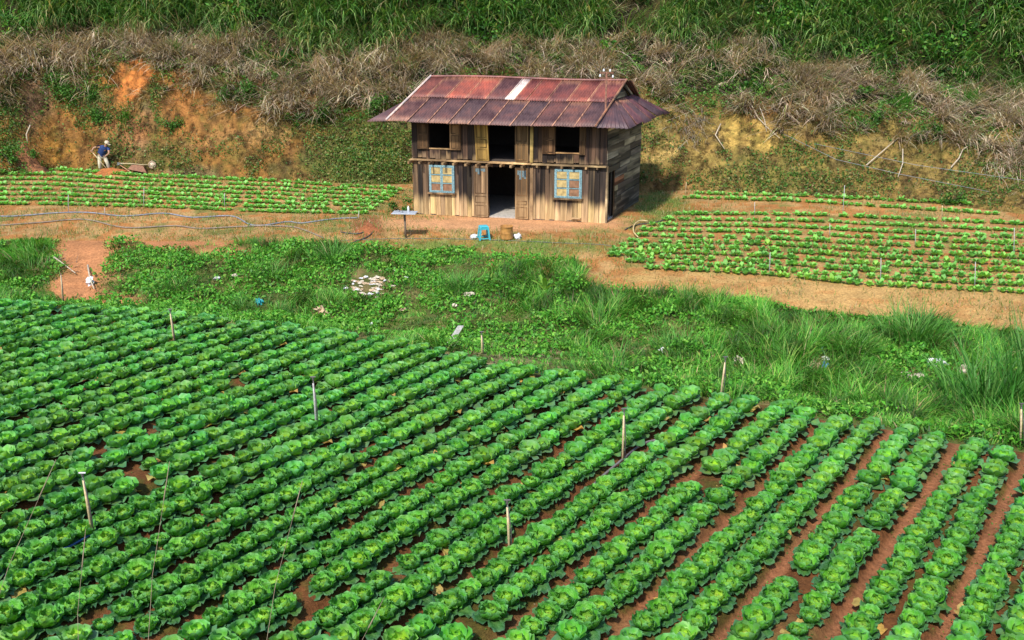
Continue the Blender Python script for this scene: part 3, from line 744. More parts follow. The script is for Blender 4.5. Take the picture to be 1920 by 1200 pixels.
spots = []
for i_ in range(-14, 34):
    for side in (-1, 1):
        qc = Q0 - BP * (i_ + .5) + side * (.255 + (.0 if i_ > 5 else -.01))
        s_ = -12.0 + random.uniform(0, .3)
        while s_ < 40:
            s_ += .34 + random.uniform(-.02, .02)
            q = qc + random.uniform(-.022, .022); X = q * NV[0] + s_ * DV[0]; Y = q * NV[1] + s_ * DV[1]
            if Y < 6.5 or abs(X / Y) > .85: continue
            if Y > float(CY(0, X / Y)) - .22: continue
            px, py = proj(X, Y, .15)
            if px < -330 or px > 2250 or py > 1350: continue
            if random.random() < .012: continue
            if any((px - a) ** 2 + (py - b) ** 2 * 1.6 < r_ * r_ for a, b, r_ in ((258, 905, 24), (1318, 905, 20), (905, 1128, 0), (1105, 743, 0))): continue
            spots.append((X, Y, float(px), float(py), i_, side))
spots = np.array(spots)
gz = zfun(spots[:, 0], spots[:, 1])
inview = (spots[:, 2] > 5) & (spots[:, 2] < 1915) & (spots[:, 3] < 1190)
dist = np.hypot(np.hypot(spots[:, 0], spots[:, 1]), CAMH) + np.where(inview, 0, 100)
near = set(np.argsort(dist)[:300].tolist())
ORD = ['', 'first', 'second', 'third', 'fourth', 'fifth', 'sixth', 'seventh', 'eighth', 'ninth', 'tenth', 'eleventh', 'twelfth', 'thirteenth', 'fourteenth', 'fifteenth', 'sixteenth', 'seventeenth', 'eighteenth', 'nineteenth', 'twentieth']
def ordw(n):
    if n <= 20: return ORD[n]
    t = n // 10; u = n % 10; T_ = {2: 'twenty', 3: 'thirty', 4: 'forty', 5: 'fifty', 6: 'sixty', 7: 'seventy', 8: 'eighty', 9: 'ninety'}
    return (T_[t] + '-' + ORD[u]) if u else T_[t][:-1] + 'ieth'
vis_beds = sorted({int(b_) for b_, iv in zip(spots[:, 4], inview) if iv}); bed_rank = {b_: k + 1 for k, b_ in enumerate(vis_beds)}
cab_label = {}
for b_ in vis_beds:
    for sd_ in (-1, 1):
        idx = [k for k in range(len(spots)) if inview[k] and int(spots[k, 4]) == b_ and int(spots[k, 5]) == sd_]
        idx.sort(key=lambda k: -spots[k, 3])
        for n_, k in enumerate(idx): cab_label[k] = 'green cabbage, %s row of the %s bed from the right, %s plant from the bottom' % ('left' if sd_ < 0 else 'right', ordw(bed_rank[b_]), ordw(n_ + 1))
rest_parts = []
small_cab = [merge([p_heart(40 + k, 0)] + [turned(p_mid(60 + k * 7 + j, 0), j * 6.283 / 6 + .3 * (j % 2), .03, .03) for j in range(6)] +
                   [turned(p_low(90 + k * 7 + j, 0, (k in (1, 5) and j == 2)), j * 6.283 / 6 + .5, .025, .03) for j in range(6)]) for k in range(7)]
for i_, (X, Y, px, py, _b, _s) in enumerate(spots):
    sc = random.uniform(.92, 1.16); az = random.uniform(0, 6.283); z = float(gz[i_]) - .015
    if random.random() < .07: sc *= .75
    if i_ in near:
        c_ = empty('cabbage', (X, Y, z), az); c_.scale = (sc, sc, sc * random.uniform(.9, 1.1)); c_.rotation_euler = (random.uniform(-.12, .12), random.uniform(-.12, .12), az)
        tag(c_, cab_label[i_], 'cabbage', 'nearest cabbages of the big field')
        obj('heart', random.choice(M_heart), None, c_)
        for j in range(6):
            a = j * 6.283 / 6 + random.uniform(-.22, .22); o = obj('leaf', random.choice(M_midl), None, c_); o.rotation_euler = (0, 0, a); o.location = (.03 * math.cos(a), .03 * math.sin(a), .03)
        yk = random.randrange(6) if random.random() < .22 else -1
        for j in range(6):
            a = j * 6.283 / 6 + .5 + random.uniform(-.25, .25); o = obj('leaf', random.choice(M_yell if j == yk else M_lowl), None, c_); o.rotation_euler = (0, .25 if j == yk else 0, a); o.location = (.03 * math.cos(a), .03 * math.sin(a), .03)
            if j == yk: o['label'] = 'yellowed lower leaf'; o.scale = (1.25, 1.0, 1)
    else:
        V, F, C = turned(random.choice(small_cab), az, 0, 0, sc)
        rest_parts.append((V + np.array([X, Y, z]), F, C * random.uniform(.82, 1.2) * np.array([random.uniform(.82, 1.28), 1, random.uniform(.8, 1.15)])))
V, F, C = merge(rest_parts)
tag(obj('cabbage_rows', mesh_np('cabbage_rows', V, F, C), M_leaf2), 'dense rows of green cabbages filling the field further back', 'cabbages', kind='stuff')

# young plants on the two terraces
def p_young(seed):
    r = np.random.default_rng(seed + 3000); parts = []
    for k in range(8):
        up = 78 if k < 3 else 52
        parts.append(turned(cab_leaf(.20 + r.uniform(-.04, .03), .078, up + r.uniform(-10, 10), up - 55 + r.uniform(-12, 12), .25, .008, 4, 3, seed * 11 + k + 7000, (.24, .56, .07), (.15, .49, .06), (.22, .52, .12)), k * 2.4 + r.uniform(-.2, .2), .012, .0))
    return merge(parts)
Yv = [p_young(k) for k in range(6)]; M_young = [mesh_np('young_cabbage', *y) for y in Yv]
for m_ in M_young: m_.materials.append(M_leaf)
def row_line(pts, step_m=.30):
    """walk along a pixel polyline laid on the ground"""
    P = [ground(*p) for p in pts]; out = []
    for a, b in zip(P[:-1], P[1:]):
        L = (b - a).length; n = max(1, int(L / step_m))
        for k in range(n): out.append(a.lerp(b, (k + random.uniform(-.2, .2)) / n))
    return out
yrows = []
def between(lo, hi, n, jit=1.0):
    for k in range(n):
        f = k / (n - 1); x0 = lo[0][0] + (hi[0][0] - lo[0][0]) * f; pts = []
        xs = np.linspace(x0, lo[-1][0] + (hi[-1][0] - lo[-1][0]) * f, 7)
        for x in xs:
            ya = np.interp(x, [p[0] for p in lo], [p[1] for p in lo]); yb = np.interp(x, [p[0] for p in hi], [p[1] for p in hi]); pts.append((x, ya + (yb - ya) * f))
        yrows.append(pts)
between([(-220, 383), (-40, 383), (200, 386), (450, 396), (560, 400), (700, 402)], [(-220, 326), (60, 320), (120, 319), (250, 331), (500, 341), (700, 353), (762, 359)], 8)
_lo = [(1140, 503), (1330, 510), (1500, 522), (1560, 532), (1700, 540), (1960, 553), (2140, 563)]; _hi = [(1140, 402), (1500, 404), (1700, 412), (1960, 424), (2140, 434)]
for k, x0 in enumerate((1214, 1158, 1143, 1152, 1168, 1182, 1195, 1208, 1224, 1246, 1272)):
    f = k / 10; pts = []
    for x in np.linspace(x0, 2140, 8):
        ya = np.interp(x, [p[0] for p in _lo], [p[1] for p in _lo]); yb = np.interp(x, [p[0] for p in _hi], [p[1] for p in _hi]); pts.append((x, ya + (yb - ya) * f))
    yrows.append(pts)
between([(1285, 372), (1500, 378), (1700, 392), (1880, 404)], [(1305, 364), (1500, 369), (1700, 378), (1835, 384)], 2)
yp = []
for rn_, r_ in enumerate(yrows):
    pn_ = 0
    for p in row_line(r_, .25):
        if random.random() < .025: continue
        px, py = proj(p.x, p.y, p.z)
        if px < -240 or px > 2160: continue
        if 0 < px < 1920: pn_ += 1
        yp.append((p.x + random.uniform(-.05, .05), p.y + random.uniform(-.035, .035), float(py) if 0 < px < 1920 else -1, rn_, pn_))
yp = np.array(yp); yz = zfun(yp[:, 0], yp[:, 1])
o_ = np.argsort(yp[:, 1] + np.where(yp[:, 2] < 0, 99, 0)); ynear = set(o_[:300].tolist()); rest_parts = []
for i_, (X, Y, py, rn_, pn_) in enumerate(yp):
    sc = random.uniform(.76, 1.08); az = random.uniform(0, 6.283); k = random.randrange(6)
    if i_ in ynear:
        o = obj('young_cabbage', M_young[k]); o.location = (X, Y, float(yz[i_]) - .01); o.rotation_euler = (0, 0, az); o.scale = (sc, sc, sc * 1.3)
        tag(o, 'young cabbage, %s row from front of right terrace bed, %s from left' % (ordw(int(rn_) - 7), ordw(int(pn_))), 'cabbage', 'young cabbages in the front rows of the terrace')
    else:
        V, F, C = turned(Yv[k], az, 0, 0, sc); rest_parts.append((V + np.array([X, Y, float(yz[i_]) - .01]), F, C * random.uniform(.85, 1.15)))
V, F, C = merge(rest_parts)
tag(obj('young_cabbage_rows', mesh_np('young_cabbage_rows', V, F, C), M_leaf2), 'rows of small young cabbages on the terraces beside the house', 'cabbages', kind='stuff')

# ------------------------------------------------------------------ grass, leaves, straw
def blades(P, L, W, az, lean, droop, c0, c1, n=3):
    """N bent blades: P roots, L lengths, W widths, az headings, lean at the root, droop added up to the tip; c0 root and c1 tip colours"""
    N = len(P); dx = np.cos(az); dy = np.sin(az)
    tw = rng.uniform(-.9, .9, N); sx = -np.sin(az + tw); sy = np.cos(az + tw)
    V = np.zeros((N, 2 * n + 1, 3)); C = np.zeros((N, 2 * n + 1, 3)); cur = P.copy()
    for k in range(n + 1):
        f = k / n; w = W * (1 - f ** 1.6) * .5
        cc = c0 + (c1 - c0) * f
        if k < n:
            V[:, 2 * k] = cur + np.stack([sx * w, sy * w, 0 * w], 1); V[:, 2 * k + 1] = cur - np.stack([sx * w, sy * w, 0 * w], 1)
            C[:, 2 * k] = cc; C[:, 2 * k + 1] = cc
            th = lean + droop * ((k + .5) / n); cur = cur + np.stack([np.sin(th) * dx, np.sin(th) * dy, np.cos(th)], 1) * (L / n)[:, None]
        else: V[:, 2 * n] = cur; C[:, 2 * n] = cc
    f = []
    for k in range(n - 1): a = 2 * k; f += [(a, a + 1, a + 3), (a, a + 3, a + 2)]
    f.append((2 * n - 2, 2 * n - 1, 2 * n)); f = np.array(f)
    F = (np.arange(N)[:, None, None] * (2 * n + 1) + f[None]).reshape(-1, 3)
    return V.reshape(-1, 3), F, C.reshape(-1, 3)
def leaflets(P, size, c, up=.5, aspect=.55):
    """N small folded leaves with random facing, biased upwards"""
    N = len(P); d = rng.normal(size=(N, 3)); d /= np.linalg.norm(d, axis=1)[:, None]
    nrm = rng.normal(size=(N, 3)); nrm[:, 2] = np.abs(nrm[:, 2]) + up; nrm[:, 1] -= up * .4
    s = np.cross(d, nrm); s /= np.maximum(np.linalg.norm(s, axis=1), 1e-6)[:, None]; nn = np.cross(s, d)
    sz = size[:, None]
    V = np.stack([P - d * sz * .5, P + s * sz * aspect * .5 + nn * sz * .08, P + d * sz * .5, P - s * sz * aspect * .5 + nn * sz * .08], 1)
    F = (np.arange(N)[:, None, None] * 4 + np.array([[0, 1, 2], [0, 2, 3]])[None]).reshape(-1, 3)
    return V.reshape(-1, 3), F, np.repeat(c, 4, 0)
def jitc(base, N, v=.3):
    b = np.array(base, float)
    return b[None] * (1 + rng.uniform(-v, v, (N, 1))) * (1 + rng.uniform(-.12, .12, (N, 3)))
def pick(N, bases, w, v=.28):
    k = rng.choice(len(bases), N, p=np.array(w) / sum(w)); return np.array(bases, float)[k] * (1 + rng.uniform(-v, v, (N, 1))) * (1 + rng.uniform(-.1, .1, (N, 3)))
def scatter(N, k0, k1, pxr=(-230, 2150), f0=0.0, f1=1.0):
    """N random places on the land between two of its lines, inside the view"""
    X = []; Y = []; n = 0
    while n < N:
        c = rng.uniform(-.70, .70, N); a = CY(k0, c); b = CY(k1, c); f = f0 + (f1 - f0) * rng.uniform(0, 1, N); y = a + (b - a) * f; x = c * y
        keep = rng.uniform(0, 1, N) < y / np.max(b)
        px, py = proj(x, y, zfun(x, y, False)); keep &= (px > pxr[0]) & (px < pxr[1]) & (py > -120)
        X.append(x[keep]); Y.append(y[keep]); n += keep.sum()
    X = np.concatenate(X)[:N]; Y = np.concatenate(Y)[:N]; Z = zfun(X, Y); px, py = proj(X, Y, Z)
    return np.stack([X, Y, Z], 1), px, py
GREENS = [(.055, .22, .020), (.09, .30, .028), (.15, .39, .045), (.30, .42, .09)]

# gully: meadow of grass blades and low leafy weeds
P, px, py = scatter(165000, 0, 1, f0=.01)
bare = np.maximum.reduce([blob(px, py, 160, 478, 48, 50, .3, 1), blob(px, py, 140, 535, 38, 30, .4, 2), blob(px, py, 215, 565, 46, 18, .4, 3), blob(px, py, 330, 452, 120, 13, .4, 4), blob(px, py, 420, 470, 60, 10, .4, 5),
                          blob(px, py, 1150, 525, 60, 24, .3, 6), blob(px, py, 690, 532, 34, 24, .3, 30), blob(px, py, 1725, 702, 40, 12, .4, 31), blob(px, py, 1540, 685, 22, 18, .4, 32), blob(px, py, 1020, 480, 80, 14, .5, 33),
                          .8 * blob(px, py, 640, 625, 90, 10, .5, 34), .75 * blob(px, py, 960, 672, 120, 14, .5, 35)])
dens = sstep(.28, .48, fbm(P[:, 0] * .9, P[:, 1] * .9, 50)) * .7 + .3
keep = rng.uniform(0, 1, len(P)) < dens * (1 - bare)
P = P[keep]; px = px[keep]; py = py[keep]; N = len(P)
tall = fbm(P[:, 0] * .5, P[:, 1] * .5, 51); rt = sstep(900, 1500, px)
L = (.16 + .42 * sstep(.42, .68, tall)) * rng.uniform(.6, 1.35, N) * (.85 + .5 * rt)
cl = fbm(P[:, 0] * 1.6, P[:, 1] * 1.6, 52)
az = fbm(P[:, 0] * 1.1, P[:, 1] * 1.1, 53, 2) * 14 + rng.normal(0, .7, N)
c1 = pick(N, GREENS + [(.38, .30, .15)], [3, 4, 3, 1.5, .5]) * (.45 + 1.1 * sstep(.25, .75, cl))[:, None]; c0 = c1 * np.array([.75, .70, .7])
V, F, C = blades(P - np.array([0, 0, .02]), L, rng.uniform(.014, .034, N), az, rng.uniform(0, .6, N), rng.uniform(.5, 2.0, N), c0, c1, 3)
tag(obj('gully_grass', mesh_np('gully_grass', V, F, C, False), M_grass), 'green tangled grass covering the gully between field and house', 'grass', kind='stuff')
P, px, py = scatter(112000, 0, 1, f0=.02)
m1 = sstep(.38, .54, fbm(P[:, 0] * .7, P[:, 1] * .7, 54)) ; bare = np.maximum.reduce([blob(px, py, 160, 478, 52, 52, .3, 1), blob(px, py, 140, 535, 40, 32, .4, 2), blob(px, py, 1150, 525, 60, 24, .3, 6), blob(px, py, 690, 532, 40, 28, .3, 30), blob(px, py, 330, 452, 120, 13, .4, 4)])
keep = rng.uniform(0, 1, len(P)) < m1 * (1 - bare); P = P[keep]; N = len(P)
hh = (.08 + .26 * sstep(.4, .7, fbm(P[:, 0] * 1.4, P[:, 1] * 1.4, 55)))
P[:, 2] += hh * rng.uniform(.3, 1.0, N)
V, F, C = leaflets(P, rng.uniform(.06, .15, N), pick(N, [(.06, .24, .02), (.11, .34, .03), (.20, .43, .05)], [3, 4, 2]), .8)
tag(obj('gully_weeds', mesh_np('gully_weeds', V, F, C), M_bush), 'low broad-leaved weeds carpeting the gully slopes', 'weeds', kind='stuff')

# terrace: thin short grass; weeds in the furrows
P, px, py = scatter(110000, 1, 3)
u_, v_ = house_uv(P[:, 0], P[:, 1])
m1 = .10 + sstep(.50, .62, fbm(P[:, 0] * 1.1, P[:, 1] * 1.1, 56)) * .5
m1 = np.maximum.reduce([m1, blob(px, py, 900, 464, 330, 16, .5, 10) * .9, blob(px, py, 1240, 390, 50, 34, .5, 11), .7 * blob(px, py, 600, 425, 120, 28, .6, 36), .8 * blob(px, py, 760, 380, 30, 25, .5, 37), .5 * blob(px, py, 1330, 393, 60, 10, .5, 38)])
m1 *= 1 - blob(px, py, 950, 420, 230, 10, .4, 9, .2)
m1 = np.maximum(m1, .55 * (P[:, 1] < CY(2, P[:, 0] / P[:, 1])) * sstep(.42, .58, fbm(P[:, 0] * 1.3, P[:, 1] * 1.3, 57)) * (1 - .6 * sstep(1180, 1300, px)))
inside = (u_ > -.1) & (u_ < HW + .1) & (v_ > -.35) & (v_ < HD + .2)
keep = (rng.uniform(0, 1, len(P)) < m1) & ~inside; P = P[keep]; N = len(P)
c1 = pick(N, [(.13, .25, .04), (.22, .31, .07), (.42, .36, .16), (.5, .36, .2)], [3, 3, 2, 1.2])
V, F, C = blades(P, rng.uniform(.05, .20, N), rng.uniform(.012, .024, N), rng.uniform(0, 6.28, N), rng.uniform(.1, .6, N), rng.uniform(.2, 1.0, N), c1 * .8, c1, 2)
tag(obj('terrace_grass', mesh_np('terrace_grass', V, F, C, False), M_grass), 'thin short grass on the earth terrace around the house', 'grass', kind='stuff')
N = 26000; c_ = rng.uniform(-.6, .6, N); Y = rng.uniform(9, 27, N); X = c_ * Y; q = X * NV[0] + Y * NV[1]; f = np.mod((q - Q0) / BP, 1); d = np.minimum(f, 1 - f) * BP
keep = (Y < CY(0, X / Y) - .1) & (d < .26) & (rng.uniform(0, 1, N) < .12 + .9 * sstep(.50, .62, fbm(X * 2.7, Y * 2.7, 22))); X = X[keep]; Y = Y[keep]; N = len(X)
P = np.stack([X, Y, zfun(X, Y) + .012], 1)
V, F, C = leaflets(P, rng.uniform(.02, .055, N), pick(N, [(.07, .15, .02), (.11, .19, .03), (.28, .22, .09)], [3, 2, 1]), .9)
tag(obj('furrow_weeds', mesh_np('furrow_weeds', V, F, C), M_bush), 'tiny weeds and bits of leaf in the furrows between the beds', 'weeds', kind='stuff')

# earth cutting: sparse creepers and tufts
P, px, py = scatter(160000, 3, 4)
m1 = .03 + sstep(.49, .56, fbm(P[:, 0] * 1.0, P[:, 2] * 1.2, 60)) * .38
scar = np.maximum.reduce([blob(px, py, 255, 143, 36, 42, .2, 13), .9 * blob(px, py, 400, 235, 80, 50, .5, 15), .8 * blob(px, py, 345, 190, 45, 38, .5, 14), blob(px, py, 1395, 248, 60, 38, .3, 20), .9 * blob(px, py, 1250, 290, 45, 25, .4, 21), .7 * blob(px, py, 1330, 320, 60, 40, .6, 23)])
ivy = np.maximum.reduce([blob(px, py, 140, 165, 50, 40, .5, 61), blob(px, py, 296, 160, 14, 52, .4, 62), blob(px, py, 455, 165, 32, 28, .4, 63), blob(px, py, 690, 290, 95, 80, .6, 64) * .9, blob(px, py, 600, 230, 40, 60, .6, 65) * .7, blob(px, py, 180, 215, 60, 25, .5, 66), blob(px, py, 1480, 340, 170, 26, .6, 67) * .7, blob(px, py, 10, 230, 30, 90, .5, 68)])
keep = rng.uniform(0, 1, len(P)) < np.clip(np.maximum(m1 * (1 - .9 * scar), ivy * .8), 0, 1) * .95; P = P[keep]; N = len(P)
P[:, 1] -= rng.uniform(.0, .14, N); P[:, 2] += rng.uniform(0, .10, N)
V, F, C = leaflets(P, rng.uniform(.05, .14, N), pick(N, [(.05, .14, .02), (.09, .20, .03), (.18, .24, .05), (.28, .24, .09)], [3, 3, 2, 1.4]), .5)
tag(obj('cutting_creepers', mesh_np('cutting_creepers', V, F, C), M_bush), 'small creeping plants clinging to the bare earth cutting', 'creepers', kind='stuff')
P, px, py = scatter(58000, 3, 4)
m1 = sstep(.45, .62, fbm(P[:, 0] * .9, P[:, 2] * .9, 69)) * (1 - np.maximum(blob(px, py, 255, 143, 36, 42, .2, 13), blob(px, py, 1395, 248, 60, 38, .3, 20) * .8))
keep = rng.uniform(0, 1, len(P)) < m1 * .8; P = P[keep]; N = len(P)
c1 = pick(N, [(.36, .28, .14), (.24, .22, .07), (.12, .19, .04), (.46, .36, .22)], [3, 2, 2, 2])
V, F, C = blades(P, rng.uniform(.10, .36, N), rng.uniform(.012, .022, N), rng.normal(-1.57, .9, N), rng.uniform(.4, 1.1, N), rng.uniform(.5, 1.6, N), c1 * .8, c1, 2)
tag(obj('cutting_grass', mesh_np('cutting_grass', V, F, C, False), M_straw), 'thin dry and green grass stubble on the earth cutting', 'grass', kind='stuff')

# dead straw draped over the brow of the cutting
T, px, py = scatter(4300, 3, 5, f0=.30)
T[:, 1] += np.where(rng.uniform(0, 1, len(T)) < .15, rng.uniform(0, 3, len(T)), 0); ct = CY(4, T[:, 0] / T[:, 1]); cg = CY(5, T[:, 0] / T[:, 1]); rel = (T[:, 1] - ct) / (cg - ct)
cent = np.where(px > 1250, .60, .22)
w = sstep(-cent * 1.7 - .15, .05, rel) * (1 - .7 * sstep(.7, 1.3, rel + .5 * (fbm(T[:, 0] * .4, T[:, 1] * .1, 78) - .5) * 2)) * (.05 + .95 * sstep(.42, .56, fbm(T[:, 0] * .8, T[:, 2] * 1.0, 70)))
w *= 1 - np.maximum.reduce([blob(px, py, 255, 150, 40, 38, .2, 13), blob(px, py, 1395, 250, 60, 40, .3, 20), .8 * blob(px, py, 690, 290, 95, 70, .5, 64), .9 * blob(px, py, 370, 210, 60, 40, .5, 14)])
T = T[rng.uniform(0, 1, len(T)) < w]; nt_ = len(T); per = 34; 
sp = np.repeat(rng.uniform(.08, .26, nt_), per)[:, None]
P = np.repeat(T, per, 0) + rng.normal(0, 1, (nt_ * per, 3)) * sp * np.array([1, .6, .3]); N = len(P); P[:, 2] = zfun(P[:, 0], P[:, 1]) + rng.uniform(-.02, .15, N)
flat = np.repeat(rng.uniform(0, 1, nt_) < .80, per)
taz = np.repeat(np.where(rng.uniform(0, 1, nt_) < .65, rng.normal(-1.57, .6, nt_), rng.uniform(0, 6.28, nt_)), per) + rng.normal(0, .42, N); tl = np.repeat(rng.uniform(.4, 1.9, nt_), per)
c1 = pick(N, [(.64, .50, .32), (.55, .42, .28), (.42, .33, .235), (.72, .60, .42), (.27, .30, .09)], [3, 3, 2.2, 1.6, .7]) * np.repeat(rng.uniform(.55, 1.3, nt_), per)[:, None]
V, F, C = blades(P, tl * rng.uniform(.4, 1.25, N), rng.uniform(.018, .042, N), taz, np.where(flat, rng.uniform(.9, 1.5, N), rng.uniform(.05, .8, N)), np.where(flat, rng.uniform(-.2, .9, N), rng.uniform(1.0, 2.6, N)), c1 * .85, c1, 4)
tag(obj('dead_straw', mesh_np('dead_straw', V, F, C, False), M_straw), 'tangled dead straw draped over the brow of the hill', 'straw', kind='stuff')
# low green growth between the straw
P, px, py = scatter(80000, 3, 5, f0=.40)
w = np.maximum(sstep(.46, .57, fbm(P[:, 0] * .75, P[:, 2] * .9 + P[:, 1] * .3, 71)), .8 * sstep(.54, .42, fbm(P[:, 0] * .8, P[:, 2] * 1.0, 70))) * (1 - np.maximum(blob(px, py, 255, 150, 40, 38, .2, 13), blob(px, py, 1395, 250, 60, 40, .3, 20)))
P = P[rng.uniform(0, 1, len(P)) < w]; N = len(P); P[:, 2] += rng.uniform(0, .35, N) * sstep(.4, .65, fbm(P[:, 0] * 1.8, P[:, 1] * 1.8, 72)); P[:, 1] -= rng.uniform(0, .12, N)
V, F, C = leaflets(P, rng.uniform(.06, .15, N), pick(N, [(.06, .18, .02), (.10, .24, .03), (.17, .30, .05)], [3, 3, 2]), .5)
tag(obj('brow_weeds', mesh_np('brow_weeds', V, F, C), M_bush), 'low green weeds growing through the dead straw', 'weeds', kind='stuff')

# upper hill: bush mass and long arching grass
T, px, py = scatter(410, 4, 6, f0=.10, f1=.95)
rel = (T[:, 1] - CY(4, T[:, 0] / T[:, 1])) / (CY(5, T[:, 0] / T[:, 1]) - CY(4, T[:, 0] / T[:, 1]))
pr = np.where(rel < .85, .14 + .10 * sstep(600, 1000, px), .12 + .88 * np.maximum(blob(px, py, 900, 20, 130, 120, .3, 80), sstep(1320, 1420, px))); kp = rng.uniform(0, 1, len(T)) < pr; T = T[kp]; rel = rel[kp]; nb_ = len(T)
per = 300; rr = np.where(rel < .85, rng.uniform(.25, .5, nb_), rng.uniform(.55, 1.35, nb_))
dv = rng.normal(size=(nb_, per, 3)); dv /= np.linalg.norm(dv, axis=2)[..., None]; dv[..., 2] = np.abs(dv[..., 2]) * .9; dv[..., 1] = -np.abs(dv[..., 1]) * .7 + .3 * dv[..., 1]
lump = 1 + .35 * np.sin(dv[..., 0] * 7 + T[:, None, 0] * 9) * np.sin(dv[..., 2] * 8 + T[:, None, 1] * 5)
P = (T[:, None] + dv * (rr[:, None] * lump * rng.uniform(.55, 1.05, (nb_, per)))[..., None] + np.array([0, 0, .1])).reshape(-1, 3); N = len(P)
tone = np.repeat(rng.uniform(.5, 1.25, nb_), per)[:, None]
V, F, C = leaflets(P, rng.uniform(.10, .27, N), pick(N, [(.028, .105, .010), (.055, .185, .018), (.11, .28, .03), (.22, .33, .05)], [3, 4, 2.2, .7]) * tone, .4)
tag(obj('hill_bushes', mesh_np('hill_bushes', V, F, C), M_bush), 'dark leafy scrub massed along the upper hillside', 'bushes', kind='stuff')
T, px, py = scatter(1700, 4, 6, f0=.12, f1=1.0)
rel = (T[:, 1] - CY(4, T[:, 0] / T[:, 1])) / (CY(5, T[:, 0] / T[:, 1]) - CY(4, T[:, 0] / T[:, 1]))
kp = rng.uniform(0, 1, len(T)) < np.where(rel < .9, .06 + .8 * sstep(.50, .60, fbm(T[:, 0] * .35, T[:, 1] * .5, 77)), .85) * (.25 + .75 * sstep(.42, .55, fbm(T[:, 0] * .45, T[:, 1] * .6, 75))); T = T[kp]; rel = rel[kp]; nt_ = len(T); per = 50
P = np.repeat(T, per, 0) + rng.normal(0, .16, (nt_ * per, 3)) * np.array([1, 1, 0]); N = len(P); P[:, 2] = zfun(P[:, 0], P[:, 1])
Lt = np.repeat(np.where(rel < .9, rng.uniform(.5, .9, nt_), rng.uniform(1.3, 2.7, nt_)), per)
taz = np.repeat(rng.normal(-1.57, .9, nt_), per) + rng.normal(0, .8, N)
c1 = pick(N, [(.05, .16, .022), (.10, .24, .04), (.26, .40, .10), (.48, .42, .19)], [3, 4, 2.4, .9]) * np.repeat(rng.uniform(.5, 1.3, nt_), per)[:, None]
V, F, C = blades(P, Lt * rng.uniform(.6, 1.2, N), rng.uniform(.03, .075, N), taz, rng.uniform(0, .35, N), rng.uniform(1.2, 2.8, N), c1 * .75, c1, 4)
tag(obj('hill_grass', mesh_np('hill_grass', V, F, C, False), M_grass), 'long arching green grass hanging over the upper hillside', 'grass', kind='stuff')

# ------------------------------------------------------------------ single plants that stand out
def clump(name, px, py, n, L, W, spread, cols, wts, label, lean=(0, .5), droop=(.5, 1.8), mat=None, down=False, cat='grass clump', group=None, seg=5, pos=None):
    p = pos or ground(px, py); P = rng.normal(0, spread, (n, 3)) * np.array([1, 1, 0])
    P[:, 2] = zfun(P[:, 0] + p.x, P[:, 1] + p.y) - p.z - .02
    az = rng.normal(-1.57, .8, n) if down else np.arctan2(P[:, 1], P[:, 0]) + rng.normal(0, .7, n)
    c1 = pick(n, cols, wts); ln = L * rng.uniform(.55, 1.15, n)
    V, F, C = blades(P, ln, W * rng.uniform(.7, 1.3, n), az, rng.uniform(*lean, n), rng.uniform(*droop, n), c1 * .8, c1, seg)
    o = obj(name, mesh_np(name, V, F, C, False), mat or M_grass); o.location = p
    return tag(o, label, cat, group)
G1 = [(.08, .27, .035), (.12, .34, .05), (.19, .38, .08), (.42, .36, .16)]; g1 = [3, 4, 2, .3]
G2 = [(.06, .22, .03), (.10, .29, .05), (.16, .33, .08)]; g2 = [3, 3, 1]
ST = [(.66, .52, .34), (.54, .41, .27), (.72, .61, .44)]; st = [3, 3, 2]
gg = 'grass clumps standing out of the gully'
for a in [(622, 492, 260, .95, .022, .22, 'long arching grass clump at the left end of the house yard edge'),
          (865, 545, 240, .85, .022, .22, 'dark green grass clump in the gully below the blue stool'),
          (1712, 640, 420, 1.25, .026, .32, 'big bushy grass clump below the bare bank of the right terrace'),
          (1600, 668, 260, .95, .022, .28, 'grass clump left of the big bushy one below the bare bank'),
          (1265, 655, 220, .75, .02, .28, 'grass clump in the middle of the gully below the terrace corner'),
          (1445, 650, 200, .8, .02, .25, 'grass clump above the pale rag in the gully'),
          (330, 545, 200, .7, .02, .25, 'grass clump above the leftmost bamboo stake in the cabbages'),
          (505, 520, 220, .7, .02, .28, 'grass clump below the bent end of the grey pipe'),
          (455, 580, 160, .55, .018, .2, 'grass clump beside the teal scrap at the field edge'),
          (60, 505, 220, .6, .02, .3, 'grass clump left of the bare earth slide'),
          (1160, 690, 60, 1.0, .03, .12, 'upright reedy tuft rising at the field edge by the dark stake')]:
    clump('grass_clump', *a[:6], G1, g1, a[6], group=gg)
gr_ = 'tall reeds at the right edge'
clump('reed_clump', 1850, 800, 170, 2.1, .045, .32, G2, g2, 'tall dark reed clump at the right edge of the field', (0, .35), (.2, 1.3), group=gr_)
clump('reed_clump', 1935, 790, 150, 2.5, .05, .30, G2, g2, 'tallest reed clump, cut by the right edge of the picture', (0, .3), (.1, 1.0), group=gr_)
clump('reed_clump', 1790, 760, 130, 1.4, .035, .30, G1, g1, 'lower reed clump just left of the tall dark reeds', (0, .45), (.4, 1.5), group=gr_)
gh = 'grass clumps on the hillside'
for a in [(1690, 205, 180, .9, .035, .16, 'bright green tuft in the straw above the end of the wire'),
          (1815, 195, 180, 1.0, .035, .16, 'bright green tuft in the straw right of the similar tuft'),
          (1900, 175, 200, 1.2, .035, .2, 'green tuft under the bushes at the right edge of the hill'),
          (235, 222, 90, .6, .03, .12, 'small drooping green tuft below the orange earth scar'),
          (330, 100, 120, .9, .035, .12, 'upright green tuft above the right side of the orange scar'),
          (845, 105, 150, .9, .035, .2, 'green tuft in the straw above the left part of the roof'),
          (1350, 115, 120, 1.3, .04, .15, 'yellowish drooping tuft above the right end of the roof')]:
    clump('grass_clump', *a[:6], G1, g1, a[6], group=gh, down=True)
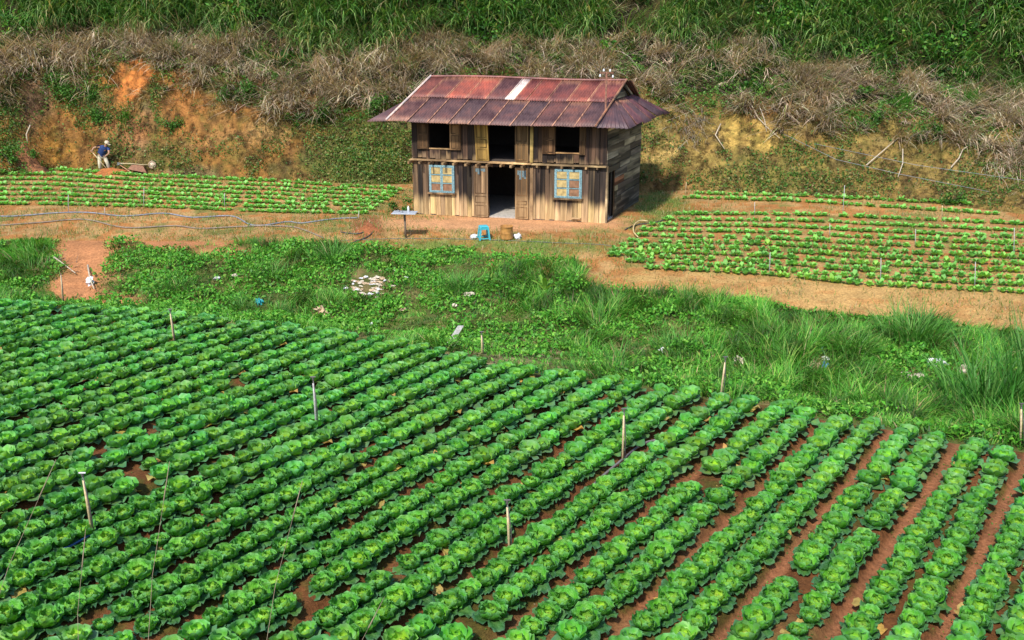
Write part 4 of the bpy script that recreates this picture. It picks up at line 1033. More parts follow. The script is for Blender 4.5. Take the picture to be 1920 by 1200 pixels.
gt = 'arching grass clumps along the top'
for a in [(590, 85, 'dense arching grass clump at the top, left of the house'), (735, 70, 'arching grass clump at the top above the left roof end'), (270, 55, 'arching grass clump at the top above the orange scar'),
          (90, 35, 'arching grass clump in the top left corner'), (1270, 70, 'pale arching grass clump at the top above the right roof end'), (1100, 60, 'arching grass clump at the top above the middle of the roof'), (1560, 85, 'arching grass clump at the top between the bushes on the right'),
          (1880, 70, 'arching grass clump in the top right corner'), (440, 60, 'arching grass clump at the top between the orange scar and the dense clump')]:
    clump('arching_grass_clump', a[0], a[1], 380, 2.0, .065, .40, [(.06, .17, .025), (.12, .27, .05), (.30, .44, .14), (.52, .46, .22)], [3, 3, 3, .9], a[2], (0, .5), (1.2, 2.8), down=True, group=gt, seg=6)
gs = 'heaps of dead stalks on the slope'
clump('dead_stalk_heap', 1880, 310, 260, 1.1, .022, .38, ST, st, 'pale heap of fallen dead stalks at the right end of the slope', (.4, 1.4), (.4, 2.0), M_straw, True, 'stalks', gs)
clump('dead_stalk_heap', 1300, 235, 260, .9, .018, .40, [(.38, .32, .25), (.30, .25, .2), (.5, .42, .32)], st, 'grey tangled twigs hanging right of the roof', (.4, 1.4), (.6, 2.2), M_straw, True, 'stalks', gs)
clump('dead_stalk_heap', 930, 115, 220, 1.0, .024, .30, ST, st, 'upright pale sheaf of dead straw above the roof', (0, .7), (.4, 1.6), M_straw, True, 'stalks', gs)
clump('dead_stalk_heap', 1540, 180, 220, .9, .022, .40, ST, st, 'sheaf of straw lying across the slope above the yellow earth', (.6, 1.4), (.4, 1.6), M_straw, True, 'stalks', gs)
clump('dead_stalk_heap', 470, 120, 240, 1.0, .024, .35, ST, st, 'pale straw hanging over the cutting left of the house', (.4, 1.2), (.8, 2.2), M_straw, True, 'stalks', gs)
clump('dead_stalk_heap', 1000, 505, 150, .40, .016, .22, ST, st, 'small withered grass heap on the bank below the drum', (.3, 1.1), (.6, 2.0), M_straw, True, 'stalks', gs)
clump('dead_stalk_heap', 100, 505, 150, .55, .02, .28, [(.34, .22, .14), (.25, .17, .11), (.45, .32, .2)], st, 'brown heap of dead branches beside the earth slide', (.6, 1.4), (-.2, .8), M_straw, False, 'stalks', gs)

M_bark = simple_mat('bark', (.16, .12, .08), .9)
def shrub(px, py, r, n, label, cols=None, size=(.05, .13)):
    n = int(n * 1.5)
    p = ground(px, py); root = empty('shrub', p); tag(root, label, 'shrub', 'shrubs on the earth cutting')
    d = rng.normal(size=(n, 3)); d /= np.linalg.norm(d, axis=1)[:, None]
    lp = 1 + .4 * np.sin(d[:, 0] * 6 + px) * np.sin(d[:, 2] * 7 + py) * np.cos(d[:, 1] * 5)
    k_ = 7; cs_ = rng.normal(0, .55, (k_, 3)) * r * np.array([1.3, .5, .8]); w_ = rng.integers(0, k_, n); cr = rng.uniform(.25, .6, k_) * r
    P = cs_[w_] + d * (cr[w_] * lp * rng.uniform(.4, 1.25, n))[:, None] + np.array([0, -.12, r * .35])
    V, F, C = leaflets(P, rng.uniform(*size, n), pick(n, cols or [(.04, .13, .015), (.07, .19, .022), (.12, .27, .04)], [3, 4, 1.6]), .5)
    obj('foliage', mesh_np('foliage', V, F, C), M_bush, root)
    for k in range(4):
        a = k * 1.57 + random.uniform(-.4, .4); e = (math.cos(a) * r * .5, math.sin(a) * r * .4 - .08, r * random.uniform(.6, 1.0))
        MB().tube([(0, 0, -.1), (e[0] * .4, e[1] * .4, e[2] * .55), e], .018, 5, .006).build('stem', M_bark, root)
for a in [(140, 185, .75, 900, 'leafy shrub on the cutting left of the orange scar'), (455, 188, .70, 900, 'round dense shrub on the cutting right of the orange scar'), (185, 222, .5, 500, 'low shrub on the cutting just below the leafy one'),
          (320, 240, .42, 400, 'small flowering shrub low on the cutting right of the person'), (605, 225, .55, 600, 'shrub on the cutting between the round shrub and the house'), (515, 168, .40, 400, 'small shrub just right of the round dense one'),
          (700, 215, .65, 700, 'shrub touching the left end of the roof'), (20, 310, .6, 700, 'dark shrub at the foot of the cutting at the left edge'), (1480, 175, .45, 450, 'small shrub above the yellow earth patch'),
          (1545, 165, .45, 450, 'small shrub in the straw right of the yellow earth patch'), (1620, 235, .55, 600, 'shrub on the right slope below the first bright tuft'), (1735, 260, .5, 500, 'shrub on the right slope between the two dead stalk bundles'),
          (560, 225, .35, 350, 'tiny shrub on the cutting under the hanging straw'), (1790, 380, .5, 500, 'low shrub at the right end of the upper bed'), (745, 395, .35, 400, 'low dark shrub beside the left corner of the house')]:
    shrub(*a)
# broad-leaved plant in the gully
p = ground(1022, 548); bl = empty('broad_leaved_plant', p); tag(bl, 'bright broad-leaved plant with upright leaves below the house yard', 'plant')
for k in range(7):
    V, F, C = cab_leaf(.42 + .12 * (k % 3), .075, 82 - 6 * k, 50 - 9 * k, .3, .01, 6, 3, 800 + k, (.25, .46, .05), (.18, .40, .05), (.18, .38, .05))
    obj('leaf', mesh_np('leaf', *turned((V, F, C), k * 2.3)), M_leaf, bl)
# dead branches
for k, (pts, lab) in enumerate([([(1405, 196), (1420, 225), (1440, 248), (1460, 262)], 'pale bent branch over the yellow earth patch'), ([(1422, 203), (1432, 228), (1436, 252)], 'short pale branch beside the bent one on the yellow earth'),
                   ([(1690, 283), (1690, 310), (1681, 336)], 'pale bare branch hanging low on the right slope'), ([(1622, 314), (1650, 290), (1682, 262)], 'straight pale branch slanting across the right slope'),
                   ([(1350, 236), (1340, 258), (1357, 283)], 'thin bare branch left of the yellow earth patch'), ([(1780, 318), (1795, 300), (1802, 285), (1815, 275)], 'forked pale branch left of the fallen stalk heap'),
                   ([(1820, 250), (1860, 280), (1900, 310)], 'long pale branch lying across the fallen stalk heap'), ([(152, 55), (165, 75), (178, 90)], 'pale branch in the straw near the top left corner'), ([(60, 240), (52, 255), (55, 272)], 'thin root hanging over the dark hollow'),
                   ([(168, 500), (172, 525), (180, 545)], 'bare stick standing in the earth slide'), ([(105, 485), (125, 500), (145, 515)], 'grey stick lying beside the earth slide')]):
    P = [ground(*q) + Vector((0, -.12, .08)) for q in pts]; o = Vector(P[0])
    b = MB().tube([q - o for q in P], .03, 6, .014); ob = b.build('dead_branch', simple_mat('dead_wood', (.50, .41, .29), .85) if k == 0 else bpy.data.materials['dead_wood'], None, True); ob.location = o
    tag(ob, lab, 'branch', 'dead branches lying on the slopes')

# ------------------------------------------------------------------ pipes, hoses and wires
def hose(name, pts, r, mat, label, lift=.03, cat='hose', sub=6, sag=0):
    P = [ground(*q) for q in pts]; D = []
    for i_ in range(len(P) - 1):
        p0, p1, p2, p3 = P[max(i_ - 1, 0)], P[i_], P[i_ + 1], P[min(i_ + 2, len(P) - 1)]
        for k in range(sub):
            t = k / sub; D.append(.5 * ((2 * p1) + (p2 - p0) * t + (2 * p0 - 5 * p1 + 4 * p2 - p3) * t * t + (3 * p1 - p0 - 3 * p2 + p3) * t ** 3))
    D.append(P[-1])
    for d in D: d.z = max(d.z, float(zfun(np.array([d.x]), np.array([d.y]))[0])) + lift
    o = Vector(D[0]); ob = MB().tube([d - o for d in D], r, 7).build(name, mat, None, True); ob.location = o
    return tag(ob, label, cat)
M_pipe = simple_mat('pale_grey_pipe', (.19, .20, .23), .6, 0, .4); M_pipe2 = simple_mat('brown_grey_pipe', (.22, .165, .12), .6, 0, .4)
M_black = simple_mat('black_hose', (.06, .055, .055), .45); M_bluehose = simple_mat('blue_hose', (.03, .09, .25), .5); M_yel = simple_mat('straw_yellow_hose', (.55, .42, .20), .5)
hose('water_pipe', [(x / 3, 380 + y / 3) for x, y in ((-60, 72), (30, 82), (160, 75), (320, 62), (500, 60), (700, 80), (920, 65), (1080, 88), (1300, 80), (1400, 125), (1480, 132), (1620, 112), (1700, 120), (1900, 95), (2010, 90))], .026, M_pipe, 'upper of two long pipes, blue-grey, lying along the left terrace', cat='pipe')
hose('water_pipe', [(x / 3, 380 + y / 3) for x, y in ((-60, 137), (240, 115), (480, 100), (700, 145), (980, 135), (1130, 150), (1350, 140), (1600, 138), (1700, 155), (1820, 205))], .026, M_pipe2, 'lower of two long pipes, brownish, lying along the left terrace', cat='pipe')
hose('garden_hose', [(640, 452), (760, 448), (890, 450), (960, 452), (1060, 457), (1150, 462)], .012, simple_mat('grey_hose', (.13, .14, .11), .6), 'thin grey hose lying along the front of the house yard', .012)
hose('garden_hose', [(1098, 935), (1130, 903), (1167, 872), (1195, 850), (1225, 836), (1260, 826)], .024, simple_mat('dark_grey_hose', (.17, .15, .15), .5), 'dark hose curving along a furrow by a bamboo stake', .10)
hose('garden_hose', [(-20, 1096), (30, 1076), (66, 1061), (130, 1032), (170, 1010), (185, 1000)], .018, M_bluehose, 'blue hose in the furrow at the lower left edge', .05)
hose('garden_hose', [(1214, 420), (1200, 419), (1189, 427), (1188, 440), (1196, 450)], .025, M_yel, 'yellowish hose loop at the corner of the right bed', .10)
hose('garden_hose', [(1172, 432), (1195, 423), (1230, 418), (1262, 410)], .02, M_black, 'short black hose behind the yellowish loop')
hose('garden_hose', [(650, 460), (690, 445), (700, 430), (672, 440), (640, 437)], .02, M_black, 'black hose coiled on the red earth left of the table')
def slope_wire(pts, lab):
    P = [ground(*q) + Vector((0, -.25, .25)) for q in pts]; o = Vector(P[0])
    w = MB().tube([q - o for q in P], .008, 5).build('fence_wire', M_grey, None, True); w.location = o; tag(w, lab, 'wire', 'wires along the right slope')
slope_wire([(1467, 263), (1563, 310), (1680, 337), (1847, 370)], 'lower thin wire strung along the right slope')
slope_wire([(1523, 280), (1713, 320), (1935, 352)], 'upper thin wire strung along the right slope')

# ------------------------------------------------------------------ stakes with sprinklers
M_bamboo = simple_mat('bamboo', (.56, .43, .24), .6, 0, .3, 25); M_riser = simple_mat('grey_riser', (.10, .09, .085), .5); M_greyw = simple_mat('grey_wood', (.42, .40, .38), .85, 0, .3, 20)
def stake(pb, pt, label, r=.022, head=True, mat=None, riser=True, group='sprinkler stakes in the cabbage field'):
    b = ground(*pb); dx, dy, dz = ray(*pt); t = b.y / dy; top = Vector((float(dx * t), b.y, CAMH + float(dz * t)))
    root = empty('sprinkler_stake', b); tag(root, label, 'stake', group); d = top - b; L = d.length
    MB().tube([(0, 0, -.1), tuple(d * .5), tuple(d * .93)], r, 7, r * .8).build('bamboo_stick', mat or M_bamboo, root, True)
    if riser: MB().tube([(r * 1.8, -r, -.05), tuple(d * .55 + Vector((r * 1.7, -r, 0))), tuple(d)], r * .45, 6).build('riser_pipe', M_riser, root, True)
    if head:
        h = MB().tube([tuple(d), tuple(d + Vector((0, 0, .05)))], r * .9, 7).build('sprinkler_head', M_riser, root)
        MB().tube([tuple(d + Vector((-.05, 0, .055))), tuple(d + Vector((.05, 0, .055)))], .012, 6).build('nozzle_arm', M_white if pb[0] < 200 else M_riser, h)
    return root
for pb, pt, lab, kw in [((327, 645), (319, 584), 'pale bamboo sprinkler stake near the far left edge of the cabbages', {}), ((594, 806), (587, 712), 'dark sprinkler stake in the left middle of the cabbages', dict(mat=M_greyw)),
                    ((174, 1005), (155, 893), 'bamboo sprinkler stake with white nozzle at lower left', {}), ((956, 1045), (951, 944), 'bamboo sprinkler stake at the bottom centre of the field', {}), ((1167, 872), (1170, 772), 'bamboo sprinkler stake beside the dark hose', {}),
                    ((904, 664), (903, 626), 'short bamboo stake at the field edge right of the grey plank', {}), ((1350, 752), (1360, 674), 'slanting bamboo stake at the field edge below the pale rag', {}), ((1914, 838), (1915, 762), 'bamboo stake at the right edge by the tall reeds', {}),
                    ((118, 570), (114, 512), 'bamboo stake at the far left corner of the field below the earth slide', dict(head=False))]:
    stake(pb, pt, lab, **kw)
tl = ['by the right wall of the house', 'behind the upper bed', 'in the narrow bed, tall', 'at the far right of the narrow bed, pale', 'at the far right of the big bed', 'near the right front of the big bed', 'in the middle front of the big bed', 'in the right middle of the big bed', 'in the left middle of the big bed', 'at the left front of the big bed', 'at the left end of the left bed', 'in the middle of the left bed', 'at the right of the left bed', 'at the front of the left bed by the pipe', 'beside the small table']
for (pb, pt), w in zip([((1285, 366), (1287, 340)), ((1415, 404), (1415, 377)), ((1580, 405), (1584, 343)), ((1766, 412), (1767, 383)), ((1901, 484), (1902, 423)), ((1828, 542), (1829, 487)), ((1651, 530), (1652, 480)), ((1716, 462), (1717, 427)), ((1556, 442), (1556, 417)), ((1443, 514), (1444, 470)),
                        ((128, 398), (128, 362)), ((269, 388), (270, 350)), ((421, 388), (421, 360)), ((197, 405), (196, 388)), ((672, 412), (673, 394))], tl):
    stake(pb, pt, 'thin sprinkler rod ' + w, .013, False, M_bamboo if 'pale' in w or 'wall' in w else M_greyw, False, 'thin rods in the terrace beds')
# grey plank leaning at the field edge
b = ground(838, 652); pk = MB().hexa([(-.10, -.02, -.05), (.04, -.02, -.05), (.04, .02, -.05), (-.10, .02, -.05), (.26, .10, .50), (.40, .10, .50), (.40, .14, .50), (.26, .14, .50)]).build('grey_plank', M_greyw, None, False, .004)
pk.location = b; tag(pk, 'weathered grey plank leaning at the field edge', 'plank')

# ------------------------------------------------------------------ things in the yard
st_p = ground(907, 449); M_teal = simple_mat('teal_plastic', (.06, .42, .50), .35, 0, .12)
stool = empty('plastic_stool', st_p, .25); tag(stool, 'blue plastic stool standing in front of the house door', 'stool')
MB().hexa([(-.15, -.15, .44), (.15, -.15, .44), (.15, .15, .44), (-.15, .15, .44), (-.13, -.13, .47), (.13, -.13, .47), (.13, .13, .47), (-.13, .13, .47)]).build('seat', M_teal, stool, False, .008)
for sx in (-1, 1):
    for sy in (-1, 1):
        def q(x, y, z): return (sx * x, sy * y, z)
        p_ = [q(.145, .145, 0), q(.195, .145, 0), q(.195, .195, 0), q(.145, .195, 0), q(.095, .095, .438), q(.145, .095, .438), q(.145, .145, .438), q(.095, .145, .438)]
        if sx * sy < 0: p_ = [p_[i_] for i_ in (1, 0, 3, 2, 5, 4, 7, 6)]
        MB().hexa(p_).build('leg', M_teal, stool)
for k in range(4):
    o = MB().box(-.148, .148, -.185, -.165, .04, .075).build('rail', M_teal, stool); o.rotation_euler = (0, 0, k * math.pi / 2)
    o = MB().box(-.098, .098, -.14, -.125, .35, .437).build('apron', M_teal, stool); o.rotation_euler = (0, 0, k * math.pi / 2)
M_rust = simple_mat('rusty_drum', (.42, .20, .05), .7, .2, .4, 6)
dp = ground(950, 448); drum = empty('rusty_drum', dp); tag(drum, 'low rusty orange-brown drum beside the stool', 'drum')
MB().lathe([(0, .02), (.205, .02), (.212, 0), (.218, .03), (.213, .06), (.21, .2), (.215, .215), (.21, .23), (.207, .40), (.214, .415), (.20, .425), (.19, .41), (.19, .12), (0, .11)], 28).build('shell', M_rust, drum, True)
MB().lathe([(.200, .424), (.222, .424), (.225, .44), (.215, .45), (.20, .44), (.200, .424)], 28).build('rim', M_rust, drum, True)
# small table: sheet on a post
tb = ground(761, 446); table = empty('tray_table', tb, -.1); tag(table, 'pale metal tray on a single wooden post left of the house', 'table')
MB().tube([(0, 0, -.1), (-.02, 0, .86)], .04, 8).build('post', simple_mat('table_post', (.17, .12, .08), .9), table, True)
M_tin = simple_mat('pale_tin', (.52, .55, .60), .4, .3, .15); MB().box(-.42, .40, -.26, .24, .86, .885).build('tray', M_tin, table, False, .006)
for k, (x, y, h, r, m_, lb) in enumerate(((-.24, .05, .05, .05, M_grey, 'small dark cup on the left of the tray table'), (-.1, -.05, .06, .04, M_grey, 'small grey cup near the middle of the tray table'), (.1, .08, .20, .035, M_white, 'white bottle standing on the tray table'))):
    c_ = MB(); c_.lathe([(0, 0), (r, 0), (r * 1.05, h * .6), (r * .9, h * .75), (r * .45 if h > .1 else r * .95, h * .85), (r * .45 if h > .1 else r, h), (0, h * (1 if h > .1 else .5))], 14); o = c_.build('bottle' if h > .1 else 'cup', m_, None, True)
    v = Matrix.Rotation(-.1, 3, 'Z') @ Vector((x, y, .886)); o.location = Vector(tb) + v; tag(o, lb, 'bottle' if h > .1 else 'cup')

# litter and rags, each a crumpled piece
def crumple(name, loc, size, mat, label, cat, seed, group=None, flat=.45):
    r = np.random.default_rng(seed); nu, nv = 14, 8; V = []
    fq = r.uniform(2, 6, (5, 3)); ph = r.uniform(0, 6, 5)
    for j in range(nv + 1):
        for i_ in range(nu):
            th = math.pi * j / nv; a = 2 * math.pi * i_ / nu
            d = np.array([math.sin(th) * math.cos(a), math.sin(th) * math.sin(a), math.cos(th)])
            rr_ = 1 + sum(.16 * math.sin(float(d @ fq[k]) * 1.3 + ph[k]) for k in range(5)) + r.uniform(-.10, .10)
            V.append(d * rr_ * np.array([size[0], size[1], size[2]]) * .5)
    F = []
    for j in range(nv):
        for i_ in range(nu): a, b = j * nu + i_, j * nu + (i_ + 1) % nu; F.append((a, b, b + nu, a + nu))
    m = bpy.data.meshes.new(name); m.from_pydata([tuple(v) for v in V], [], F); m.update(); m.validate()
    o = obj(name, m, mat); o.location = Vector(loc) + Vector((0, 0, size[2] * .3)); o.rotation_euler = (0, 0, r.uniform(0, 6)); return tag(o, label, cat, group) if label else o
M_bagw = simple_mat('white_plastic', (.72, .70, .70), .4, 0, .15, 14, .6); M_rag = simple_mat('cream_rag', (.58, .50, .38), .8, 0, .25, 10, .6); M_bagb = simple_mat('blue_plastic', (.08, .28, .60), .4, 0, .2)
M_tealb = simple_mat('teal_scrap', (.03, .33, .36), .5); M_card = simple_mat('card', (.50, .36, .22), .85)
lit = [(888, 447, .30, .22, .16, M_bagw, 'white plastic bag lying left of the blue stool', 'bag'), (971, 447, .30, .24, .20, M_bagw, 'crumpled whitish bag right of the rusty drum', 'bag'),
       (1385, 684, .32, .2, .24, M_rag, 'pale rag in the grass beside the slanting bamboo stake', 'rag'), (1548, 692, .18, .14, .2, M_bagb, 'bright blue plastic scrap in the gully grass', 'litter'), (1543, 660, .2, .15, .18, simple_mat('dull_blue', (.16, .30, .36), .5), 'dull blue scrap above the bright blue one', 'litter'),
       (1528, 688, .36, .3, .14, M_card, 'brown card scraps beside the bright blue plastic', 'litter'), (1548, 676, .2, .14, .1, M_bagw, 'white scrap between the two blue ones', 'litter'), (1752, 685, .5, .3, .22, M_bagw, 'largest white bag in the grass near the reeds', 'bag'), (1700, 706, .42, .22, .10, M_rag, 'flat cream sheet in the grass left of the white bag', 'litter'),
       (1722, 708, .3, .22, .12, M_rag, 'cream lump beside the flat cream sheet', 'litter'), (1806, 700, .24, .2, .3, M_rag, 'cream rag half hidden in the reeds', 'rag'), (1588, 740, .16, .12, .14, M_bagw, 'small white scrap near the field edge on the right', 'litter'), (1443, 646, .2, .15, .12, M_rag, 'beige scrap above the slanting stake', 'litter'),
       (486, 571, .24, .18, .22, M_tealb, 'teal plastic scrap at the field edge', 'litter'), (603, 588, .34, .25, .24, M_card, 'tan torn sack at the field edge', 'sack'), (170, 535, .22, .16, .3, M_bagw, 'white scrap in the earth slide', 'litter'), (407, 524, .22, .16, .12, M_bagw, 'white scrap in the weeds left of the rubbish heap', 'litter'),
       (441, 520, .22, .16, .12, M_rag, 'cream scrap right of the white scrap in the weeds', 'litter'), (696, 612, .2, .15, .12, M_bagw, 'whitish scrap at the field edge left of the grey plank', 'litter'), (757, 583, .36, .1, .08, M_card, 'tan stick-like scrap below the rubbish heap', 'litter'), (880, 553, .34, .25, .10, M_rag, 'pinkish litter in the weeds right of the rubbish heap', 'litter'),
       (1241, 662, .22, .16, .16, M_bagw, 'white scrap in the grass at mid gully', 'litter'), (1285, 745, .12, .1, .1, M_bagw, 'tiny white scrap at the field edge below mid gully', 'litter'), (852, 575, .16, .12, .1, M_rag, 'small beige scrap below the pinkish litter', 'litter'), (28, 508, .3, .2, .12, M_rag, 'beige scrap in the weeds near the left edge', 'litter')]
for k, (px, py, a, b, c, m_, lb, ct_) in enumerate(lit): crumple({'bag': 'plastic_bag', 'rag': 'rag', 'sack': 'sack'}.get(ct_, 'litter'), ground(px, py), (a, b, c), m_, lb, ct_, 60 + k)
hp = ground(690, 540); heap = empty('rubbish_heap', hp); tag(heap, 'whitish rubbish heap of torn scraps in the weeds', 'rubbish')
for k in range(80):
    a = random.gauss(0, .42); b = random.gauss(0, .5); z = float(zfun(np.array([hp.x + a]), np.array([hp.y + b]))[0]) - hp.z
    o = crumple('scrap', (a, b, z), (random.uniform(.07, .24), random.uniform(.05, .16), random.uniform(.02, .06)), random.choice([M_bagw, M_rag, M_rag, M_card, M_card]), None, None, 200 + k); o.parent = heap

# ------------------------------------------------------------------ the digging person, spade, wheelbarrow, loose earth
fp_ = ground(196, 322); FP = Vector(fp_)
M_skin = simple_mat('skin', (.36, .19, .11), .55, 0, .08, 8, 0); M_shirt = simple_mat('navy_shirt', (.018, .045, .16), .85, 0, .3, 14, .3); M_trou = simple_mat('cream_trousers', (.62, .55, .40), .85, 0, .15, 14, .3); M_cap = simple_mat('tan_cap', (.60, .47, .33), .8, 0, .15)
def skinned(name, verts, edges, mat, parent, sub=2, root=0):
    m = bpy.data.meshes.new(name); m.from_pydata([v[:3] for v in verts], edges, []); m.update()
    o = obj(name, m, mat, parent); md = o.modifiers.new('skin', 'SKIN'); md.use_smooth_shade = True
    for i_, v in enumerate(verts):
        s = m.skin_vertices[0].data[i_]; s.radius = (v[3], v[4] if len(v) > 4 else v[3]); s.use_root = (i_ == root)
    o.modifiers.new('sub', 'SUBSURF').levels = sub; o.modifiers['sub'].render_levels = sub; return o
person = empty('person', FP); tag(person, 'person in navy shirt, cream trousers and tan cap, bending to dig with a long-handled spade', 'person')
hip = (-.04, 0, .70); ch = (.13, -.06, 1.00); nk = (.23, -.10, 1.13); hd = (.29, -.13, 1.22); ht = (.325, -.14, 1.32)
sL, eL, hL = (-.02, -.16, 1.10), (-.23, -.24, 1.08), (-.315, -.33, .935); sR, eR, hR = (.30, -.02, 1.03), (.37, -.18, .82), (.225, -.345, .70)
hlL, kL, aL = (-.11, -.05, .66), (-.12, -.12, .37), (-.17, -.02, .07); hlR, kR, aR = (.04, .06, .66), (.17, -.01, .39), (.19, .10, .07)
tL, tR = (-.07, -.12, .035), (.31, .04, .035)
v = [(*hip, .12, .10), (*ch, .135, .10), (*nk, .05), (*hd, .078, .085), (*ht, .06), (*sL, .058), (*eL, .042), (*hL, .028), (*sR, .058), (*eR, .042), (*hR, .028), (*hlL, .09), (*kL, .062), (*aL, .042), (*tL, .035), (*hlR, .09), (*kR, .062), (*aR, .042), (*tR, .035)]
e = [(0, 1), (1, 2), (2, 3), (3, 4), (1, 5), (5, 6), (6, 7), (1, 8), (8, 9), (9, 10), (0, 11), (11, 12), (12, 13), (13, 14), (0, 15), (15, 16), (16, 17), (17, 18)]
body = skinned('body', v, e, M_skin, person)
shd = Vector((.64, -.05, -.83)).normalized()                 # spade shaft direction
for hnd, nm in ((hL, 'l'), (hR, 'r')):
    for k in range(5):                                      # fingers closed round the shaft
        c = Vector(hnd) + shd * (.022 * (k - 2)); ln = (.05, .058, .06, .055, .045)[k]
        MB().tube([c + Vector((-.025, .02, 0)), c + Vector((-.03, -.02, .004)), c + Vector((.0, -.036, 0)), c + Vector((.026, -.018, -.002))], .0095, 5, .007).build('finger', M_skin, person, True)
skinned('shirt', [(-.05, 0, .64, .15, .13), (.0, -.02, .78, .15, .13), (.07, -.04, .90, .15, .13), (.13, -.06, 1.02, .165, .13), (.21, -.09, 1.11, .08, .075), (*sL, .082), (-.15, -.21, 1.09, .07), (*sR, .082), (.345, -.11, .92, .065)], [(0, 1), (1, 2), (2, 3), (3, 4), (3, 5), (5, 6), (3, 7), (7, 8)], M_shirt, person, root=2)
skinned('trousers', [(-.04, 0, .70, .125, .105), (*hlL, .10), (*kL, .08), (-.155, -.03, .12, .07), (*hlR, .10), (*kR, .08), (.197, .09, .12, .07)], [(0, 1), (1, 2), (2, 3), (0, 4), (4, 5), (5, 6)], M_trou, person)
cap = MB(); cap.lathe([(.100, 0), (.102, .04), (.085, .085), (.045, .11), (0, .115)], 18); o = cap.build('cap', M_cap, person, True); o.location = (.305, -.135, 1.255); o.rotation_euler = (0, R(22), -.2)
bp2 = MB().hexa([(.06, -.07, -.004), (.17, -.05, -.02), (.17, .05, -.02), (.06, .07, -.004), (.06, -.07, .01), (.17, -.05, -.008), (.17, .05, -.008), (.06, .07, .01)]).build('cap_peak', M_cap, person); bp2.location = o.location; bp2.rotation_euler = o.rotation_euler
for (x, y, z, sx) in ((.375, -.19, 1.225, 0), (.39, -.12, 1.23, 0)): MB().lathe([(0, -.012), (.012, 0), (0, .012)], 8, (x, y, z)).build('eye', M_riser, person, True)
MB().hexa([(.365, -.17, 1.175), (.405, -.165, 1.18), (.405, -.15, 1.18), (.365, -.145, 1.175), (.365, -.162, 1.225), (.375, -.16, 1.225), (.375, -.155, 1.225), (.365, -.153, 1.225)]).build('nose', M_skin, person, True)
for sy in (-1, 1):
    MB().lathe([(0, -.03), (.016, -.01), (.018, .012), (0, .03)], 8, (.285, -.13 + sy * .085, 1.215)).build('ear', M_skin, person, True)
for a, t in ((aL, tL), (aR, tR)):
    MB().tube([(a[0] - .03, a[1] + .02, .045), (a[0] + .03, a[1] - .02, .05), (t[0], t[1], .04), (t[0] + .05, t[1] - .01, .03)], .052, 8, .035).build('shoe', M_riser, person, True)
sp = empty('spade', FP); tag(sp, 'long-handled spade with pale wooden shaft in the hands of the person', 'spade')
s0 = Vector(hL) - shd * .05; s1 = s0 + shd * 1.14
MB().tube([s0, s0.lerp(s1, .5), s1], .018, 8).build('shaft', M_bamboo, sp, True)
MB().hexa([s1 + Vector(q) for q in ((-.09, -.08, 0), (.05, .08, .02), (.06, .085, .03), (-.08, -.075, .01), (.06, -.12, -.20), (.16, .02, -.18), (.165, .025, -.175), (.065, -.115, -.195))]).build('blade', M_grey, sp)
def mound(px, py, rx, ry, h, label, seed, c=(.42, .15, .05)):
    p = ground(px, py); n = 26; V = []; 
    for j in range(9):
        for i_ in range(n):
            a = 2 * math.pi * i_ / n; f = j / 8; x = rx * f * math.cos(a) * (1 + .2 * math.sin(3 * a + seed)); y = ry * f * math.sin(a) * (1 + .2 * math.sin(2 * a + seed))
            g = float(zfun(np.array([p.x + x]), np.array([p.y + y]))[0]) - p.z
            V.append((x, y, g + h * (1 - f * f) * (1 + .25 * math.sin(5 * a + seed) * f) * random.uniform(.85, 1.15) - .03 * f))
    V = np.array(V); i_ = (np.arange(8)[:, None] * n + np.arange(n)[None, :]); nx = np.arange(8)[:, None] * n + (np.arange(n)[None, :] + 1) % n
    F = np.stack([i_.ravel(), nx.ravel(), (nx + n).ravel(), (i_ + n).ravel()], 1)
    o = obj('soil_heap', mesh_np('soil_heap', V, F, np.tile(np.array(c), (len(V), 1))), M_soil); o.location = p; tag(o, label, 'soil heap')
mound(208, 325, .85, .42, .22, 'heap of freshly dug orange soil at the feet of the person', 1)
mound(60, 318, .75, .5, .35, 'reddish fallen earth heap at the foot of the cutting, left edge', 2, (.30, .13, .06))
mound(690, 432, .5, .5, .14, 'low red soil heap left of the house yard', 3, (.34, .12, .05))
# overturned wheelbarrow
wp = ground(258, 326); wb_ = empty('wheelbarrow', wp); tag(wb_, 'rusty brown wheelbarrow tipped on its side beside the digging person', 'wheelbarrow')
wb_.rotation_euler = (R(168), R(10), R(6)); wb_.location = Vector(wp) + Vector((.05, .1, .36)); wb_.scale = (.82, .82, .82)
M_wbr = simple_mat('rusty_tub', (.26, .12, .065), .75, .1, .35)
tub = MB(); t0 = [(-.28, -.2, 0), (.25, -.16, 0), (.25, .16, 0), (-.28, .2, 0)]; t1 = [(-.45, -.33, .30), (.50, -.27, .34), (.50, .27, .34), (-.45, .33, .30)]
t2 = [(x * .95, y * .93, z) for x, y, z in t1]; t3 = [(x * .95, y * .93, z + .015) for x, y, z in t0]
tub.v = t0 + t1 + t2 + t3; tub.f = [(3, 2, 1, 0)] + [(i_, (i_ + 1) % 4, 4 + (i_ + 1) % 4, 4 + i_) for i_ in range(4)] + [(4 + i_, 4 + (i_ + 1) % 4, 8 + (i_ + 1) % 4, 8 + i_) for i_ in range(4)] + [(8 + i_, 8 + (i_ + 1) % 4, 12 + (i_ + 1) % 4, 12 + i_) for i_ in range(4)] + [(12, 13, 14, 15)]
tub.build('tub', M_wbr, wb_)
